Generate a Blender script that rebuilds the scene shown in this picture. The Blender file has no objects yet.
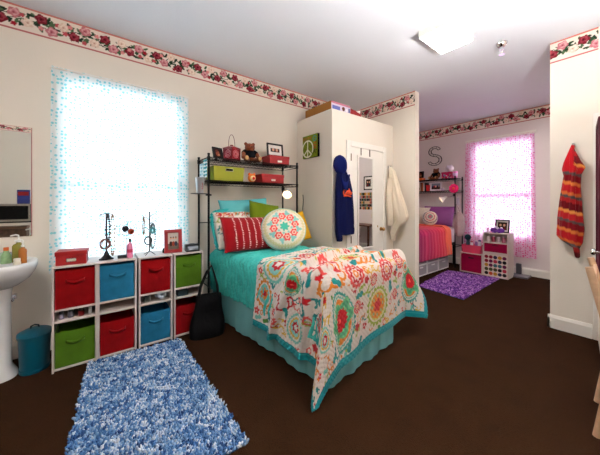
import bpy, bmesh, math, random
import numpy as np
from mathutils import Vector, Matrix, Euler

C = bpy.context.scene.collection
R = math.radians
PI = math.pi
random.seed(7)
rng = np.random.default_rng(11)

# ------------------------------------------------------------------ colours and materials
def lin(c):
    out = []
    for x in c[:3]:
        x = x / 255.0
        out.append((x / 12.92 if x <= 0.04045 else ((x + 0.055) / 1.055) ** 2.4) ** 1.22)
    return tuple(out)

_mats = {}
def M(name, rgb, rough=.6, metal=0, bump=0, bscale=150, var=.08, vscale=6, emit=0, trans=0, spec=None, sheen=0):
    """procedural principled material: noise colour variation and noise bump; rgb given in sRGB 0-255"""
    if name in _mats: return _mats[name]
    m = bpy.data.materials.new(name); m.use_nodes = True
    nt = m.node_tree; b = nt.nodes['Principled BSDF']
    base = lin(rgb)
    tc = nt.nodes.new('ShaderNodeTexCoord')
    nz = nt.nodes.new('ShaderNodeTexNoise'); nz.inputs['Scale'].default_value = vscale; nz.inputs['Detail'].default_value = 4
    nt.links.new(tc.outputs['Object'], nz.inputs['Vector'])
    rp = nt.nodes.new('ShaderNodeValToRGB')
    rp.color_ramp.elements[0].position = .3; rp.color_ramp.elements[1].position = .7
    rp.color_ramp.elements[0].color = (*[x * (1 - var) for x in base], 1)
    rp.color_ramp.elements[1].color = (*[min(1, x * (1 + var)) for x in base], 1)
    nt.links.new(nz.outputs['Fac'], rp.inputs['Fac'])
    nt.links.new(rp.outputs['Color'], b.inputs['Base Color'])
    b.inputs['Roughness'].default_value = rough; b.inputs['Metallic'].default_value = metal
    b.inputs['Specular IOR Level'].default_value = spec if spec is not None else (.1 if rough > .6 else .4)
    if sheen: b.inputs['Sheen Weight'].default_value = sheen * .3
    if trans: b.inputs['Transmission Weight'].default_value = trans
    if emit:
        b.inputs['Emission Color'].default_value = (*base, 1); b.inputs['Emission Strength'].default_value = emit
    if bump:
        n2 = nt.nodes.new('ShaderNodeTexNoise'); n2.inputs['Scale'].default_value = bscale; n2.inputs['Detail'].default_value = 3
        nt.links.new(tc.outputs['Object'], n2.inputs['Vector'])
        bp = nt.nodes.new('ShaderNodeBump'); bp.inputs['Strength'].default_value = bump; bp.inputs['Distance'].default_value = .01
        nt.links.new(n2.outputs['Fac'], bp.inputs['Height']); nt.links.new(bp.outputs['Normal'], b.inputs['Normal'])
    _mats[name] = m
    return m

def MV(name, rough=.8, bump=.2, bscale=300, sheen=0, spec=.1):
    """material whose colour is the pattern stored on the mesh's points"""
    if name in _mats: return _mats[name]
    m = bpy.data.materials.new(name); m.use_nodes = True
    nt = m.node_tree; b = nt.nodes['Principled BSDF']
    at = nt.nodes.new('ShaderNodeAttribute'); at.attribute_name = 'Col'
    nt.links.new(at.outputs['Color'], b.inputs['Base Color'])
    b.inputs['Roughness'].default_value = rough; b.inputs['Specular IOR Level'].default_value = spec
    if sheen: b.inputs['Sheen Weight'].default_value = sheen
    if bump:
        tc = nt.nodes.new('ShaderNodeTexCoord')
        n2 = nt.nodes.new('ShaderNodeTexNoise'); n2.inputs['Scale'].default_value = bscale
        nt.links.new(tc.outputs['Object'], n2.inputs['Vector'])
        bp = nt.nodes.new('ShaderNodeBump'); bp.inputs['Strength'].default_value = bump; bp.inputs['Distance'].default_value = .01
        nt.links.new(n2.outputs['Fac'], bp.inputs['Height']); nt.links.new(bp.outputs['Normal'], b.inputs['Normal'])
    _mats[name] = m
    return m

def M_glass_mirror(name):
    m = bpy.data.materials.new(name); m.use_nodes = True
    nt = m.node_tree; b = nt.nodes['Principled BSDF']
    b.inputs['Base Color'].default_value = (.82, .85, .84, 1); b.inputs['Metallic'].default_value = 1
    nz = nt.nodes.new('ShaderNodeTexNoise'); nz.inputs['Scale'].default_value = 3
    mr = nt.nodes.new('ShaderNodeMapRange'); mr.inputs['To Min'].default_value = .01; mr.inputs['To Max'].default_value = .03
    nt.links.new(nz.outputs['Fac'], mr.inputs['Value']); nt.links.new(mr.outputs['Result'], b.inputs['Roughness'])
    return m

# ------------------------------------------------------------------ object helpers
def tag(o, label=None, cat=None, group=None, kind=None):
    if label: o['label'] = label
    if cat: o['category'] = cat
    if group: o['group'] = group
    if kind: o['kind'] = kind
    return o

def thing(name, label, cat, loc=(0, 0, 0), rz=0, group=None, rot=None):
    o = bpy.data.objects.new(name, None); C.objects.link(o)
    o.empty_display_size = .05
    o.location = loc; o.rotation_euler = rot if rot else (0, 0, rz)
    return tag(o, label, cat, group)

class MB:
    def __init__(s): s.v = []; s.f = []
    def add(s, vs, fs):
        n = len(s.v); s.v += [tuple(p) for p in vs]; s.f += [tuple(i + n for i in f) for f in fs]; return s
    def box(s, x0, y0, z0, x1, y1, z1):
        vs = [(x, y, z) for x in (x0, x1) for y in (y0, y1) for z in (z0, z1)]
        return s.add(vs, [(0, 1, 3, 2), (4, 6, 7, 5), (0, 4, 5, 1), (2, 3, 7, 6), (0, 2, 6, 4), (1, 5, 7, 3)])
    def obox(s, c, size, rot=(0, 0, 0)):
        m = Matrix.Translation(c) @ Euler(rot).to_matrix().to_4x4()
        h = [q / 2 for q in size]
        vs = [m @ Vector((x, y, z)) for x in (-h[0], h[0]) for y in (-h[1], h[1]) for z in (-h[2], h[2])]
        return s.add(vs, [(0, 1, 3, 2), (4, 6, 7, 5), (0, 4, 5, 1), (2, 3, 7, 6), (0, 2, 6, 4), (1, 5, 7, 3)])
    def tube(s, pts, r, n=8, closed=False):
        pts = [Vector(p) for p in pts]; k = len(pts)
        rr = r if isinstance(r, (list, tuple)) else [r] * k
        up = None; rings = []
        for i, p in enumerate(pts):
            if closed: t = pts[(i + 1) % k] - pts[i - 1]
            else: t = pts[min(i + 1, k - 1)] - pts[max(i - 1, 0)]
            t.normalize()
            if up is None:
                up = Vector((0, 0, 1)) if abs(t.z) < .9 else Vector((1, 0, 0))
            a = t.cross(up)
            if a.length < 1e-6: a = t.orthogonal()
            a.normalize(); b = a.cross(t); up = b
            rings.append([p + (a * math.cos(2 * PI * j / n) + b * math.sin(2 * PI * j / n)) * rr[i] for j in range(n)])
        vs = [q for g in rings for q in g]; fs = []
        for i in range(k if closed else k - 1):
            i2 = (i + 1) % k
            for j in range(n):
                j2 = (j + 1) % n
                fs.append((i * n + j, i * n + j2, i2 * n + j2, i2 * n + j))
        if not closed:
            fs.append(tuple(range(n - 1, -1, -1))); fs.append(tuple((k - 1) * n + j for j in range(n)))
        return s.add(vs, fs)
    def lathe(s, prof, c=(0, 0, 0), n=24, sx=1, sy=1, m=None):
        m = m or Matrix.Translation(c)
        vs = []; fs = []; k = len(prof)
        for r, z in prof:
            for j in range(n):
                a = 2 * PI * j / n
                vs.append(m @ Vector((r * sx * math.cos(a), r * sy * math.sin(a), z)))
        for i in range(k - 1):
            for j in range(n):
                j2 = (j + 1) % n
                fs.append((i * n + j, i * n + j2, (i + 1) * n + j2, (i + 1) * n + j))
        if prof[0][0] > 1e-5: fs.append(tuple(range(n - 1, -1, -1)))
        if prof[-1][0] > 1e-5: fs.append(tuple((k - 1) * n + j for j in range(n)))
        return s.add(vs, fs)
    def sph(s, c, r, n=16, k=10):
        r = r if isinstance(r, (tuple, list)) else (r, r, r)
        prof = [(max(1e-6, math.sin(PI * i / k)), -math.cos(PI * i / k)) for i in range(k + 1)]
        return s.lathe(prof, n=n, m=Matrix.Translation(c) @ Matrix.Diagonal((r[0], r[1], r[2], 1)))
    def prism(s, poly, y0, y1):
        """polygon in x,z extruded along y"""
        k = len(poly); vs = [(x, y0, z) for x, z in poly] + [(x, y1, z) for x, z in poly]
        fs = [tuple(range(k)), tuple(range(2 * k - 1, k - 1, -1))] + [(i, i + k, (i + 1) % k + k, (i + 1) % k) for i in range(k)]
        return s.add(vs, fs)
    def build(s, name, mat, parent=None, smooth=0, bevel=0, loc=None, rot=None, seg=2, remesh=0, solid=0, sub=0, weld=False):
        me = bpy.data.meshes.new(name); me.from_pydata(s.v, [], s.f); me.update()
        bm = bmesh.new(); bm.from_mesh(me)
        if weld: bmesh.ops.remove_doubles(bm, verts=bm.verts, dist=1e-4)
        bmesh.ops.recalc_face_normals(bm, faces=bm.faces); bm.to_mesh(me); bm.free()
        me.materials.append(mat)
        o = bpy.data.objects.new(name, me); C.objects.link(o)
        if parent: o.parent = parent
        if loc: o.location = loc
        if rot: o.rotation_euler = rot
        if smooth or remesh or sub:
            me.polygons.foreach_set('use_smooth', [True] * len(me.polygons))
            if smooth and not remesh: me.set_sharp_from_angle(angle=R(smooth if smooth > 1 else 40))
        if remesh:
            md = o.modifiers.new('r', 'REMESH'); md.mode = 'VOXEL'; md.voxel_size = remesh; md.use_smooth_shade = True
            ms = o.modifiers.new('s', 'SMOOTH'); ms.factor = .5; ms.iterations = 3
        if solid:
            md = o.modifiers.new('t', 'SOLIDIFY'); md.thickness = solid; md.offset = 0
        if sub:
            md = o.modifiers.new('u', 'SUBSURF'); md.levels = sub; md.render_levels = sub
        if bevel:
            md = o.modifiers.new('b', 'BEVEL'); md.width = bevel; md.segments = seg; md.limit_method = 'ANGLE'; md.angle_limit = R(35)
        return o

def meshnp(name, V, F, mat, cols=None, parent=None, smooth=True, loc=None, rot=None, solid=0, weld=0):
    """mesh from numpy arrays (V n*3, F m*k)"""
    V = np.asarray(V, dtype=np.float32).reshape(-1, 3); F = np.asarray(F, dtype=np.int32)
    me = bpy.data.meshes.new(name)
    k = F.shape[1]
    me.vertices.add(len(V)); me.vertices.foreach_set('co', V.ravel())
    me.loops.add(F.size); me.loops.foreach_set('vertex_index', F.ravel())
    me.polygons.add(len(F)); me.polygons.foreach_set('loop_start', np.arange(0, F.size, k, dtype=np.int32))
    me.update(calc_edges=True); me.validate()
    if cols is not None:
        a = me.attributes.new('Col', 'FLOAT_COLOR', 'POINT')
        c4 = np.ones((len(V), 4), dtype=np.float32); c4[:, :3] = np.asarray(cols).reshape(-1, 3)
        a.data.foreach_set('color', c4.ravel())
    if weld:
        bm = bmesh.new(); bm.from_mesh(me); bmesh.ops.remove_doubles(bm, verts=bm.verts, dist=weld)
        bmesh.ops.recalc_face_normals(bm, faces=bm.faces); bm.to_mesh(me); bm.free()
    if smooth: me.polygons.foreach_set('use_smooth', [True] * len(me.polygons))
    me.materials.append(mat)
    o = bpy.data.objects.new(name, me); C.objects.link(o)
    if parent: o.parent = parent
    if loc: o.location = loc
    if rot: o.rotation_euler = rot
    if solid:
        md = o.modifiers.new('t', 'SOLIDIFY'); md.thickness = solid; md.offset = 0
    return o

def gridfaces(ny, nx, wrap=False, off=0):
    i = np.arange(ny - 1)[:, None]; j = np.arange(nx if wrap else nx - 1)[None, :]
    j2 = (j + 1) % nx
    a = i * nx + j; b = i * nx + j2; c = (i + 1) * nx + j2; d = (i + 1) * nx + j
    return np.stack(np.broadcast_arrays(a, b, c, d), -1).reshape(-1, 4) + off

def gridobj(name, P, mat, cols=None, wrap=False, **kw):
    ny, nx = P.shape[:2]
    return meshnp(name, P, gridfaces(ny, nx, wrap), mat, cols, **kw)

class Cv:
    """a small painter: colours on a grid of points, in metres"""
    def __init__(s, w, h, res, bg):
        s.nx = int(round(w / res)) + 1; s.ny = int(round(h / res)) + 1
        s.x = np.linspace(0, w, s.nx); s.y = np.linspace(0, h, s.ny); s.w = w; s.h = h
        s.X, s.Y = np.meshgrid(s.x, s.y)
        s.c = np.empty((s.ny, s.nx, 3)); s.c[:] = lin(bg)
    def _win(s, cx, cy, r):
        i0, i1 = np.searchsorted(s.x, (cx - r, cx + r)); j0, j1 = np.searchsorted(s.y, (cy - r, cy + r))
        return slice(j0, j1), slice(i0, i1)
    def polar(s, cx, cy, r, col, n=0, depth=0, rot=0, inner=0, ax=1, ay=1, tilt=0):
        w = s._win(cx, cy, r * (1 + abs(depth)) * max(ax, ay) * 1.05)
        dx = s.X[w] - cx; dy = s.Y[w] - cy
        ca, sa = math.cos(tilt), math.sin(tilt)
        u = (dx * ca + dy * sa) / ax; v = (-dx * sa + dy * ca) / ay
        q = np.hypot(u, v); th = np.arctan2(v, u)
        lim = r * (1 + depth * np.cos(n * th + rot)) if n else r
        m = (q < lim) & (q >= inner * lim)
        s.c[w][m] = lin(col)
    def egg(s, cx, cy, r, col, tilt=0, k=.28, n=0, depth=0, inner=0):
        """egg pointed along tilt"""
        w = s._win(cx, cy, r * 1.7)
        dx = s.X[w] - cx; dy = s.Y[w] - cy
        ca, sa = math.cos(tilt), math.sin(tilt)
        u = dx * ca + dy * sa; v = -dx * sa + dy * ca
        v = v / (.88 - k * np.clip(u / r, -1.3, 1.3) * .6); u = u / 1.15
        q = np.hypot(u, v); th = np.arctan2(v, u)
        lim = r * (1 + depth * np.cos(n * th)) if n else r
        m = (q < lim) & (q >= inner * r)
        s.c[w][m] = lin(col)
    def stroke(s, pts, wd, col):
        pts = np.asarray(pts, float)
        for a, b in zip(pts[:-1], pts[1:]):
            c = (a + b) / 2; r = np.hypot(*(b - a)) / 2 + wd
            w = s._win(c[0], c[1], r + .001)
            d = b - a; L = max(1e-9, d @ d)
            t = np.clip(((s.X[w] - a[0]) * d[0] + (s.Y[w] - a[1]) * d[1]) / L, 0, 1)
            m = np.hypot(s.X[w] - a[0] - t * d[0], s.Y[w] - a[1] - t * d[1]) < wd / 2
            s.c[w][m] = lin(col)
    def rect(s, x0, y0, x1, y1, col):
        m = (s.X >= x0) & (s.X <= x1) & (s.Y >= y0) & (s.Y <= y1); s.c[m] = lin(col)
    def curl(s, cx, cy, r, a0, turn, col, wd):
        a = np.linspace(0, turn, 18); q = r * (1 - .75 * np.abs(a / turn))
        s.stroke(np.stack([cx + q * np.cos(a0 + a), cy + q * np.sin(a0 + a)], 1), wd, col)

def sheet(name, cv, origin, du, dv, mat, parent=None, nrm=None, thick=0, **kw):
    """flat painted sheet: canvas x along du, canvas y along dv; with thick it gets a back and an edge"""
    o = np.array(origin, float); du = np.array(du, float); dv = np.array(dv, float)
    P = o + cv.X[..., None] * du + cv.Y[..., None] * dv
    ob = gridobj(name, P, mat, cv.c, parent=parent, smooth=False, **kw)
    if thick:
        md = ob.modifiers.new('t', 'SOLIDIFY'); md.thickness = thick; md.offset = 0
    return ob

def copy_tree(o, parent=None):
    c = o.copy(); C.objects.link(c)
    if parent: c.parent = parent
    for ch in list(o.children): copy_tree(ch, c)
    return c

# ------------------------------------------------------------------ shared materials
WALL = M('wall_paint', (234, 227, 217), .85, bump=.12, bscale=60, var=.015, vscale=2, spec=.2)
WALLF = M('wall_paint_far', (232, 223, 222), .85, bump=.12, bscale=60, var=.015, vscale=2, spec=.2)
CEIL = M('ceiling_paint', (238, 241, 248), .9, bump=.1, bscale=50, var=.01, vscale=2, spec=.2)  # slight blue of the window light is put into this colour
WHITE = M('white_trim', (238, 234, 228), .45, var=.02)
WLAM = M('white_laminate', (214, 203, 198), .5, var=.02)
BLACKM = M('black_metal', (26, 24, 26), .45, metal=.6, var=.1)
CHROME = M('chrome', (225, 225, 228), .12, metal=1, var=.03)
BRASS = M('brass', (196, 160, 98), .3, metal=1)
BLACK = M('black_plastic', (17, 17, 20), .5, spec=.2)
PAT = MV('printed', .8, 0)
PATF = MV('printed_fabric', .9, .25, 400, sheen=.2)
REDP = M('red_card', (158, 14, 26), .55, var=.06)

# ------------------------------------------------------------------ room shell
HC = 3.06
UPL = 1250
def struct(name, mb, mat, parent=None, **kw):
    o = mb.build(name, mat, parent, **kw)
    if not parent: o['kind'] = 'structure'
    return o

# floor: dark brown carpet
def carpet_mat():
    m = bpy.data.materials.new('carpet'); m.use_nodes = True
    nt = m.node_tree; b = nt.nodes['Principled BSDF']; L = nt.links.new
    tc = nt.nodes.new('ShaderNodeTexCoord')
    n1 = nt.nodes.new('ShaderNodeTexNoise'); n1.inputs['Scale'].default_value = 5; n1.inputs['Detail'].default_value = 6
    n2 = nt.nodes.new('ShaderNodeTexNoise'); n2.inputs['Scale'].default_value = 140; n2.inputs['Detail'].default_value = 3
    mx = nt.nodes.new('ShaderNodeMath'); mx.operation = 'ADD'
    r = nt.nodes.new('ShaderNodeValToRGB')
    r.color_ramp.elements[0].position = .75; r.color_ramp.elements[0].color = (*lin((40, 26, 15)), 1)
    r.color_ramp.elements[1].position = 1.3; r.color_ramp.elements[1].color = (*lin((64, 43, 28)), 1)
    for n in (n1, n2): L(tc.outputs['Object'], n.inputs['Vector'])
    ml = nt.nodes.new('ShaderNodeMath'); ml.operation = 'MULTIPLY_ADD'; ml.inputs[1].default_value = .45; ml.inputs[2].default_value = .28; L(n1.outputs['Fac'], ml.inputs[0]); L(ml.outputs[0], mx.inputs[0]); L(n2.outputs['Fac'], mx.inputs[1])
    L(mx.outputs[0], r.inputs['Fac']); L(r.outputs['Color'], b.inputs['Base Color'])
    b.inputs['Roughness'].default_value = 1; b.inputs['Specular IOR Level'].default_value = .05
    bp = nt.nodes.new('ShaderNodeBump'); bp.inputs['Strength'].default_value = .7; bp.inputs['Distance'].default_value = .01
    L(n2.outputs['Fac'], bp.inputs['Height']); L(bp.outputs['Normal'], b.inputs['Normal'])
    return m
XR, YN, YB = 4.2, -2.2, 6.3          # right wall, near wall, far room's back wall
YP0, YP1 = 3.9, 4.02                 # partition between the two halves
struct('floor', MB().box(-1.0, YN - .1, -.1, XR + .1, YB + .1, 0), carpet_mat())
struct('ceiling', MB().box(-1.0, YN - .1, HC, XR + .1, YB + .1, HC + .1), CEIL)

# window wall with its opening
W0, W1, WZ0, WZ1 = -.262, .825, .74, 2.53
mb = MB()
mb.box(-.14, YN, 0, 0, W0, HC); mb.box(-.14, W1, 0, 0, YP1, HC)
mb.box(-.14, W0, 0, 0, W1, WZ0); mb.box(-.14, W0, WZ1, 0, W1, HC)
struct('wall_left', mb, WALL)
# partition: one stretch each side of the opening
XP0, XP1 = 1.155, 2.69
struct('wall_partition', MB().box(0, YP0, 0, XP0, YP1, HC), WALL)
DJ = 3.07
mb = MB(); mb.box(XP1, YP0, 0, DJ, YP1, HC); mb.box(DJ + .78, YP0, 0, XR, YP1, HC); mb.box(DJ, YP0, 2.16, DJ + .78, YP1, HC)
struct('wall_partition_right', mb, WALL)
struct('wall_right', MB().box(XR, YN, 0, XR + .1, YB, HC), WALL)
struct('wall_near', MB().box(-.14, YN - .1, 0, XR + .1, YN, HC), WALL)
struct('wall_far_left', MB().box(-.95, YP1, 0, -.85, YB, HC), WALLF)
struct('wall_far_side', MB().box(-.95, YP1 - .1, 0, -.14, YP1, HC), WALLF)
F0, F1, FZ0, FZ1 = 1.075, 2.085, .63, 2.57
mb = MB()
mb.box(-.95, YB, 0, F0, YB + .14, HC); mb.box(F1, YB, 0, XR + .1, YB + .14, HC)
mb.box(F0, YB, 0, F1, YB + .14, FZ0); mb.box(F0, YB, FZ1, F1, YB + .14, HC)
struct('wall_back', mb, WALLF)
# closet shell in the corner by the partition
CX, CY, CZ = .775, 2.5, 2.6
struct('wall_closet', MB().box(0, CY, 0, CX, YP0, CZ), WALL, bevel=.006)

# windows: frame, two sashes, glass
GLASS = M('window_glass', (250, 252, 255), .0, trans=1, var=0)
def window(name, along, a0, a1, z0, z1, off):
    fr = MB(); t = .05
    def bx(mbb, p0, p1, q0, q1, d0, d1):
        if along == 'y': mbb.box(off + d0, p0, q0, off + d1, p1, q1)
        else: mbb.box(p0, off - d1, q0, p1, off - d0, q1)
    for q in ((a0, a0 + t, z0, z1), (a1 - t, a1, z0, z1), (a0, a1, z0, z0 + t), (a0, a1, z1 - t, z1)): bx(fr, *q, -.11, -.04)
    zm = (z0 + z1) / 2 - .12
    bx(fr, a0, a1, zm - .03, zm + .03, -.1, -.05)
    o = fr.build(name, WHITE); o['kind'] = 'structure'
    g = MB(); bx(g, a0 + t, a1 - t, z0 + t, z1 - t, -.082, -.078)
    g.build('window_glass', GLASS, o)
    s = MB(); bx(s, a0 - .03, a1 + .03, z0 - .03, z0, -.13, .02)
    s.build('window_sill', WHITE, o, bevel=.005)
    return o
window('window_1', 'y', W0, W1, WZ0, WZ1, 0)
window('window_2', 'x', F0, F1, FZ0, FZ1, YB)

# baseboards
def base_profile(h=.14): return [(0, 0), (.018, 0), (.018, h - .03), (.010, h - .01), (.006, h), (0, h)]
def bb_x(name, x0, x1, y, sgn):     # board along x, standing out by sgn
    k = base_profile(); mbb = MB()
    vs = [(x0, y + sgn * d, z) for d, z in k] + [(x1, y + sgn * d, z) for d, z in k]
    n = len(k); mbb.add(vs, [tuple(range(n)), tuple(range(2 * n - 1, n - 1, -1))] + [(i, i + n, (i + 1) % n + n, (i + 1) % n) for i in range(n)])
    struct(name, mbb, WHITE)
def bb_y(name, y0, y1, x, sgn):
    k = base_profile(); mbb = MB()
    vs = [(x + sgn * d, y0, z) for d, z in k] + [(x + sgn * d, y1, z) for d, z in k]
    n = len(k); mbb.add(vs, [tuple(range(n)), tuple(range(2 * n - 1, n - 1, -1))] + [(i, i + n, (i + 1) % n + n, (i + 1) % n) for i in range(n)])
    struct(name, mbb, WHITE)
bb_x('baseboard_right', XP1 - .018, DJ - .07, YP0, -1)
bb_y('baseboard_jamb', YP0 - .018, YP1, XP1, -1)
bb_x('baseboard_back', -.85, XR, YB, -1)
bb_y('baseboard_left', YN, CY, 0, 1)
bb_x('baseboard_closet', 0, CX + .018, CY, -1)
bb_x('baseboard_partition', CX, XP0 + .018, YP0, -1)

# rose wallpaper border
def border_canvas(w, h=.222, seed=1):
    rr = random.Random(seed)
    cv = Cv(w, h, .0062, (232, 222, 212))
    x = .03
    while x < w:                                  # leaves, then stems, then roses
        for _ in range(7):
            cx = x + rr.uniform(-.06, .06); cy = rr.uniform(.05, h - .05)
            cv.polar(cx, cy, .022, rr.choice(((62, 92, 66), (44, 66, 50), (98, 122, 92))), ax=1.2, ay=.5, tilt=rr.uniform(0, PI))
        cv.stroke([(x - .06, rr.uniform(.06, .16)), (x, rr.uniform(.06, .16)), (x + .06, rr.uniform(.06, .16))], .007, (56, 74, 56))
        x += .075
    x = .02; k = 0
    while x < w:
        cy = h / 2 + (.04 if k % 2 else -.035) + rr.uniform(-.015, .015)
        kind = k % 3
        a, b, c = (((134, 42, 58), (164, 78, 90), (92, 26, 40)), ((200, 132, 140), (220, 172, 174), (166, 92, 104)), ((226, 204, 190), (238, 224, 212), (200, 164, 150)))[kind]
        r = .042 if kind < 2 else .038
        cv.polar(x, cy, r, a, n=5, depth=.12, rot=rr.uniform(0, 6))
        cv.polar(x + .004, cy + .006, r * .68, b, n=4, depth=.15, rot=rr.uniform(0, 6))
        cv.polar(x, cy + .002, r * .4, a, n=3, depth=.2, rot=rr.uniform(0, 6))
        cv.polar(x - .002, cy, r * .18, c)
        if rr.random() < .8: cv.polar(x + rr.uniform(-.05, .05), h - cy + rr.uniform(-.02, .02), .018, rr.choice(((168, 44, 62), (222, 150, 150), (196, 96, 104))), n=5, depth=.2)
        x += rr.uniform(.068, .088); k += 1
    cv.rect(0, 0, w, .016, (196, 128, 128)); cv.rect(0, .0165, w, .024, (236, 224, 214))
    cv.rect(0, h - .014, w, h, (202, 132, 124))
    return cv
BZ = HC - .222
def border(name, origin, du, w, seed):
    o = sheet(name, border_canvas(w, seed=seed), origin, du, (0, 0, 1), PAT); o['kind'] = 'structure'
border('trim_1', (.004, -1.6, BZ), (0, 1, 0), 5.5, 1)
border('trim_2', (.0, YP0 - .004, BZ), (1, 0, 0), XP0, 2)
border('trim_3', (XP1, YP0 - .004, BZ), (1, 0, 0), DJ - .03 - XP1, 3)
border('trim_4', (-.85, YB - .004, BZ), (1, 0, 0), 4.2, 4)
border('trim_5', (XR - .004, -2.2, BZ), (0, 1, 0), 6.1, 5)
# ------------------------------------------------------------------ closet door, its frame and hardware
dr = MB().box(CX, 2.85, .01, CX + .012, 3.61, 2.13)
door1 = struct('door_1', dr, WHITE, bevel=.003)
tr = MB()
tr.box(CX, 2.765, 0, CX + .022, 2.85, 2.215); tr.box(CX, 3.61, 0, CX + .022, 3.69, 2.215); tr.box(CX, 2.85, 2.13, CX + .022, 3.61, 2.215)
tr.build('door_frame', WHITE, door1, bevel=.008)
for z in (1.98, 1.4, .82):
    MB().tube([(CX + .02, 2.853, z - .05), (CX + .02, 2.853, z + .05)], .009).build('hinge', M('old_brass', (120, 96, 66), .4, metal=.8), door1)
mk = Matrix.Translation((CX + .012, 3.55, .93)) @ Matrix.Rotation(PI / 2, 4, 'Y')
MB().lathe([(.03, 0), (.03, .006), (.012, .01), (.012, .03), (.027, .04), (.03, .055), (.022, .068), (.001, .072)], m=mk).build('door_knob', BRASS, door1, smooth=50)

# over-the-door mirror
mr = thing('door_mirror', 'tall narrow white framed mirror hung over the closet door', 'mirror', (CX + .014, 3.168, .66))
W, H = .366, 1.365
f = MB(); f.box(0, -W / 2, 0, .02, -W / 2 + .028, H); f.box(0, W / 2 - .028, 0, .02, W / 2, H); f.box(0, -W / 2 + .028, 0, .02, W / 2 - .028, .028); f.box(0, -W / 2 + .028, H - .028, .02, W / 2 - .028, H)
f.build('mirror_frame', WHITE, mr, bevel=.004)
MB().box(.002, -W / 2 + .026, .026, .012, W / 2 - .026, H - .026).build('mirror_glass', M_glass_mirror('mirror_glass'), mr)
for y in (-.1, .1):
    MB().box(.004, y - .009, H, .009, y + .009, 1.474).build('strap', M('grey_strap', (128, 116, 110), .5), mr)
    MB().box(.0, y - .03 * 0 - (.2 if y < 0 else -.19), .3, .008, y - (.19 if y < 0 else -.2), .33).build('clip', BRASS, mr)

# door opened into the room at the right, in its opening in the partition
jm = MB(); jm.box(DJ - .065, YP0 - .02, 0, DJ, YP0, 2.22); jm.box(DJ + .78, YP0 - .02, 0, DJ + .845, YP0, 2.22); jm.box(DJ, YP0 - .02, 2.15, DJ + .78, YP0, 2.22)
jm.box(DJ, YP0, 0, DJ + .015, YP1, 2.16); jm.box(DJ + .765, YP0, 0, DJ + .78, YP1, 2.16); jm.box(DJ + .015, YP0, 2.145, DJ + .765, YP1, 2.16)
trim = struct('door_2', jm, WHITE, bevel=.004)
leaf = thing('open_door', 'white door standing open at the right beside the striped towel', 'door', (DJ + .004, YP0 - .025, 0), -R(83.5))
MB().box(0, -.036, .01, .74, 0, 2.135).build('door_leaf', WHITE, leaf, bevel=.003)
for z in (.25, 1.1, 1.95): MB().tube([(0, .004, z - .05), (0, .004, z + .05)], .008).build('hinge', BRASS, leaf)
mk = Matrix.Translation((.69, -.036, .95)) @ Matrix.Rotation(PI / 2, 4, 'X')
MB().lathe([(.03, 0), (.03, .006), (.011, .01), (.011, .035), (.025, .042), (.028, .055), (.02, .066), (.001, .07)], m=mk).build('door_knob', CHROME, leaf, smooth=50)
# mirror with a plum frame on that door
pm = thing('plum_mirror', 'plum framed mirror hung on the open white door', 'mirror', leaf.location, -R(83.5))
f = MB(); x0, x1, z0, z1 = .30, .70, .62, 2.03
for a in ((x0, x0 + .035, z0, z1), (x1 - .035, x1, z0, z1), (x0 + .035, x1 - .035, z0, z0 + .035), (x0 + .035, x1 - .035, z1 - .035, z1)): f.box(a[0], -.062, a[2], a[1], -.038, a[3])
f.build('mirror_frame', M('plum_frame', (92, 16, 44), .4), pm, bevel=.003)
MB().box(x0 + .033, -.05, z0 + .033, x1 - .033, -.044, z1 - .033).build('mirror_glass', M_glass_mirror('mirror_glass_b'), pm)

# ------------------------------------------------------------------ curtains
def curtain_mat(name, body, dots, dscale, rad, tr, opa=.5):
    """sheer cloth: some light straight through, the rest spread; printed dots"""
    m = bpy.data.materials.new(name); m.use_nodes = True
    nt = m.node_tree; nt.nodes.clear(); N = nt.nodes.new; L = nt.links.new
    out = N('ShaderNodeOutputMaterial'); at = N('ShaderNodeAttribute'); at.attribute_name = 'Col'
    vo = N('ShaderNodeTexVoronoi'); vo.inputs['Scale'].default_value = dscale; vo.inputs['Randomness'].default_value = .45
    L(at.outputs['Vector'], vo.inputs['Vector'])
    lt = N('ShaderNodeMath'); lt.operation = 'LESS_THAN'; lt.inputs[1].default_value = rad
    L(vo.outputs['Distance'], lt.inputs[0])
    mx = N('ShaderNodeMix'); mx.data_type = 'RGBA'
    mx.inputs['A'].default_value = (*lin(body), 1); mx.inputs['B'].default_value = (*lin(dots), 1)
    L(lt.outputs[0], mx.inputs['Factor'])
    tl = N('ShaderNodeBsdfTranslucent'); df = N('ShaderNodeBsdfDiffuse'); tp = N('ShaderNodeBsdfTransparent')
    for b in (tl, df, tp): L(mx.outputs['Result'], b.inputs['Color'])
    m1 = N('ShaderNodeMixShader'); m1.inputs[0].default_value = opa
    L(tl.outputs[0], m1.inputs[1]); L(df.outputs[0], m1.inputs[2])
    m2 = N('ShaderNodeMixShader'); m2.inputs[0].default_value = tr
    L(m1.outputs[0], m2.inputs[1]); L(tp.outputs[0], m2.inputs[2])
    L(m2.outputs[0], out.inputs['Surface'])
    return m
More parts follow.
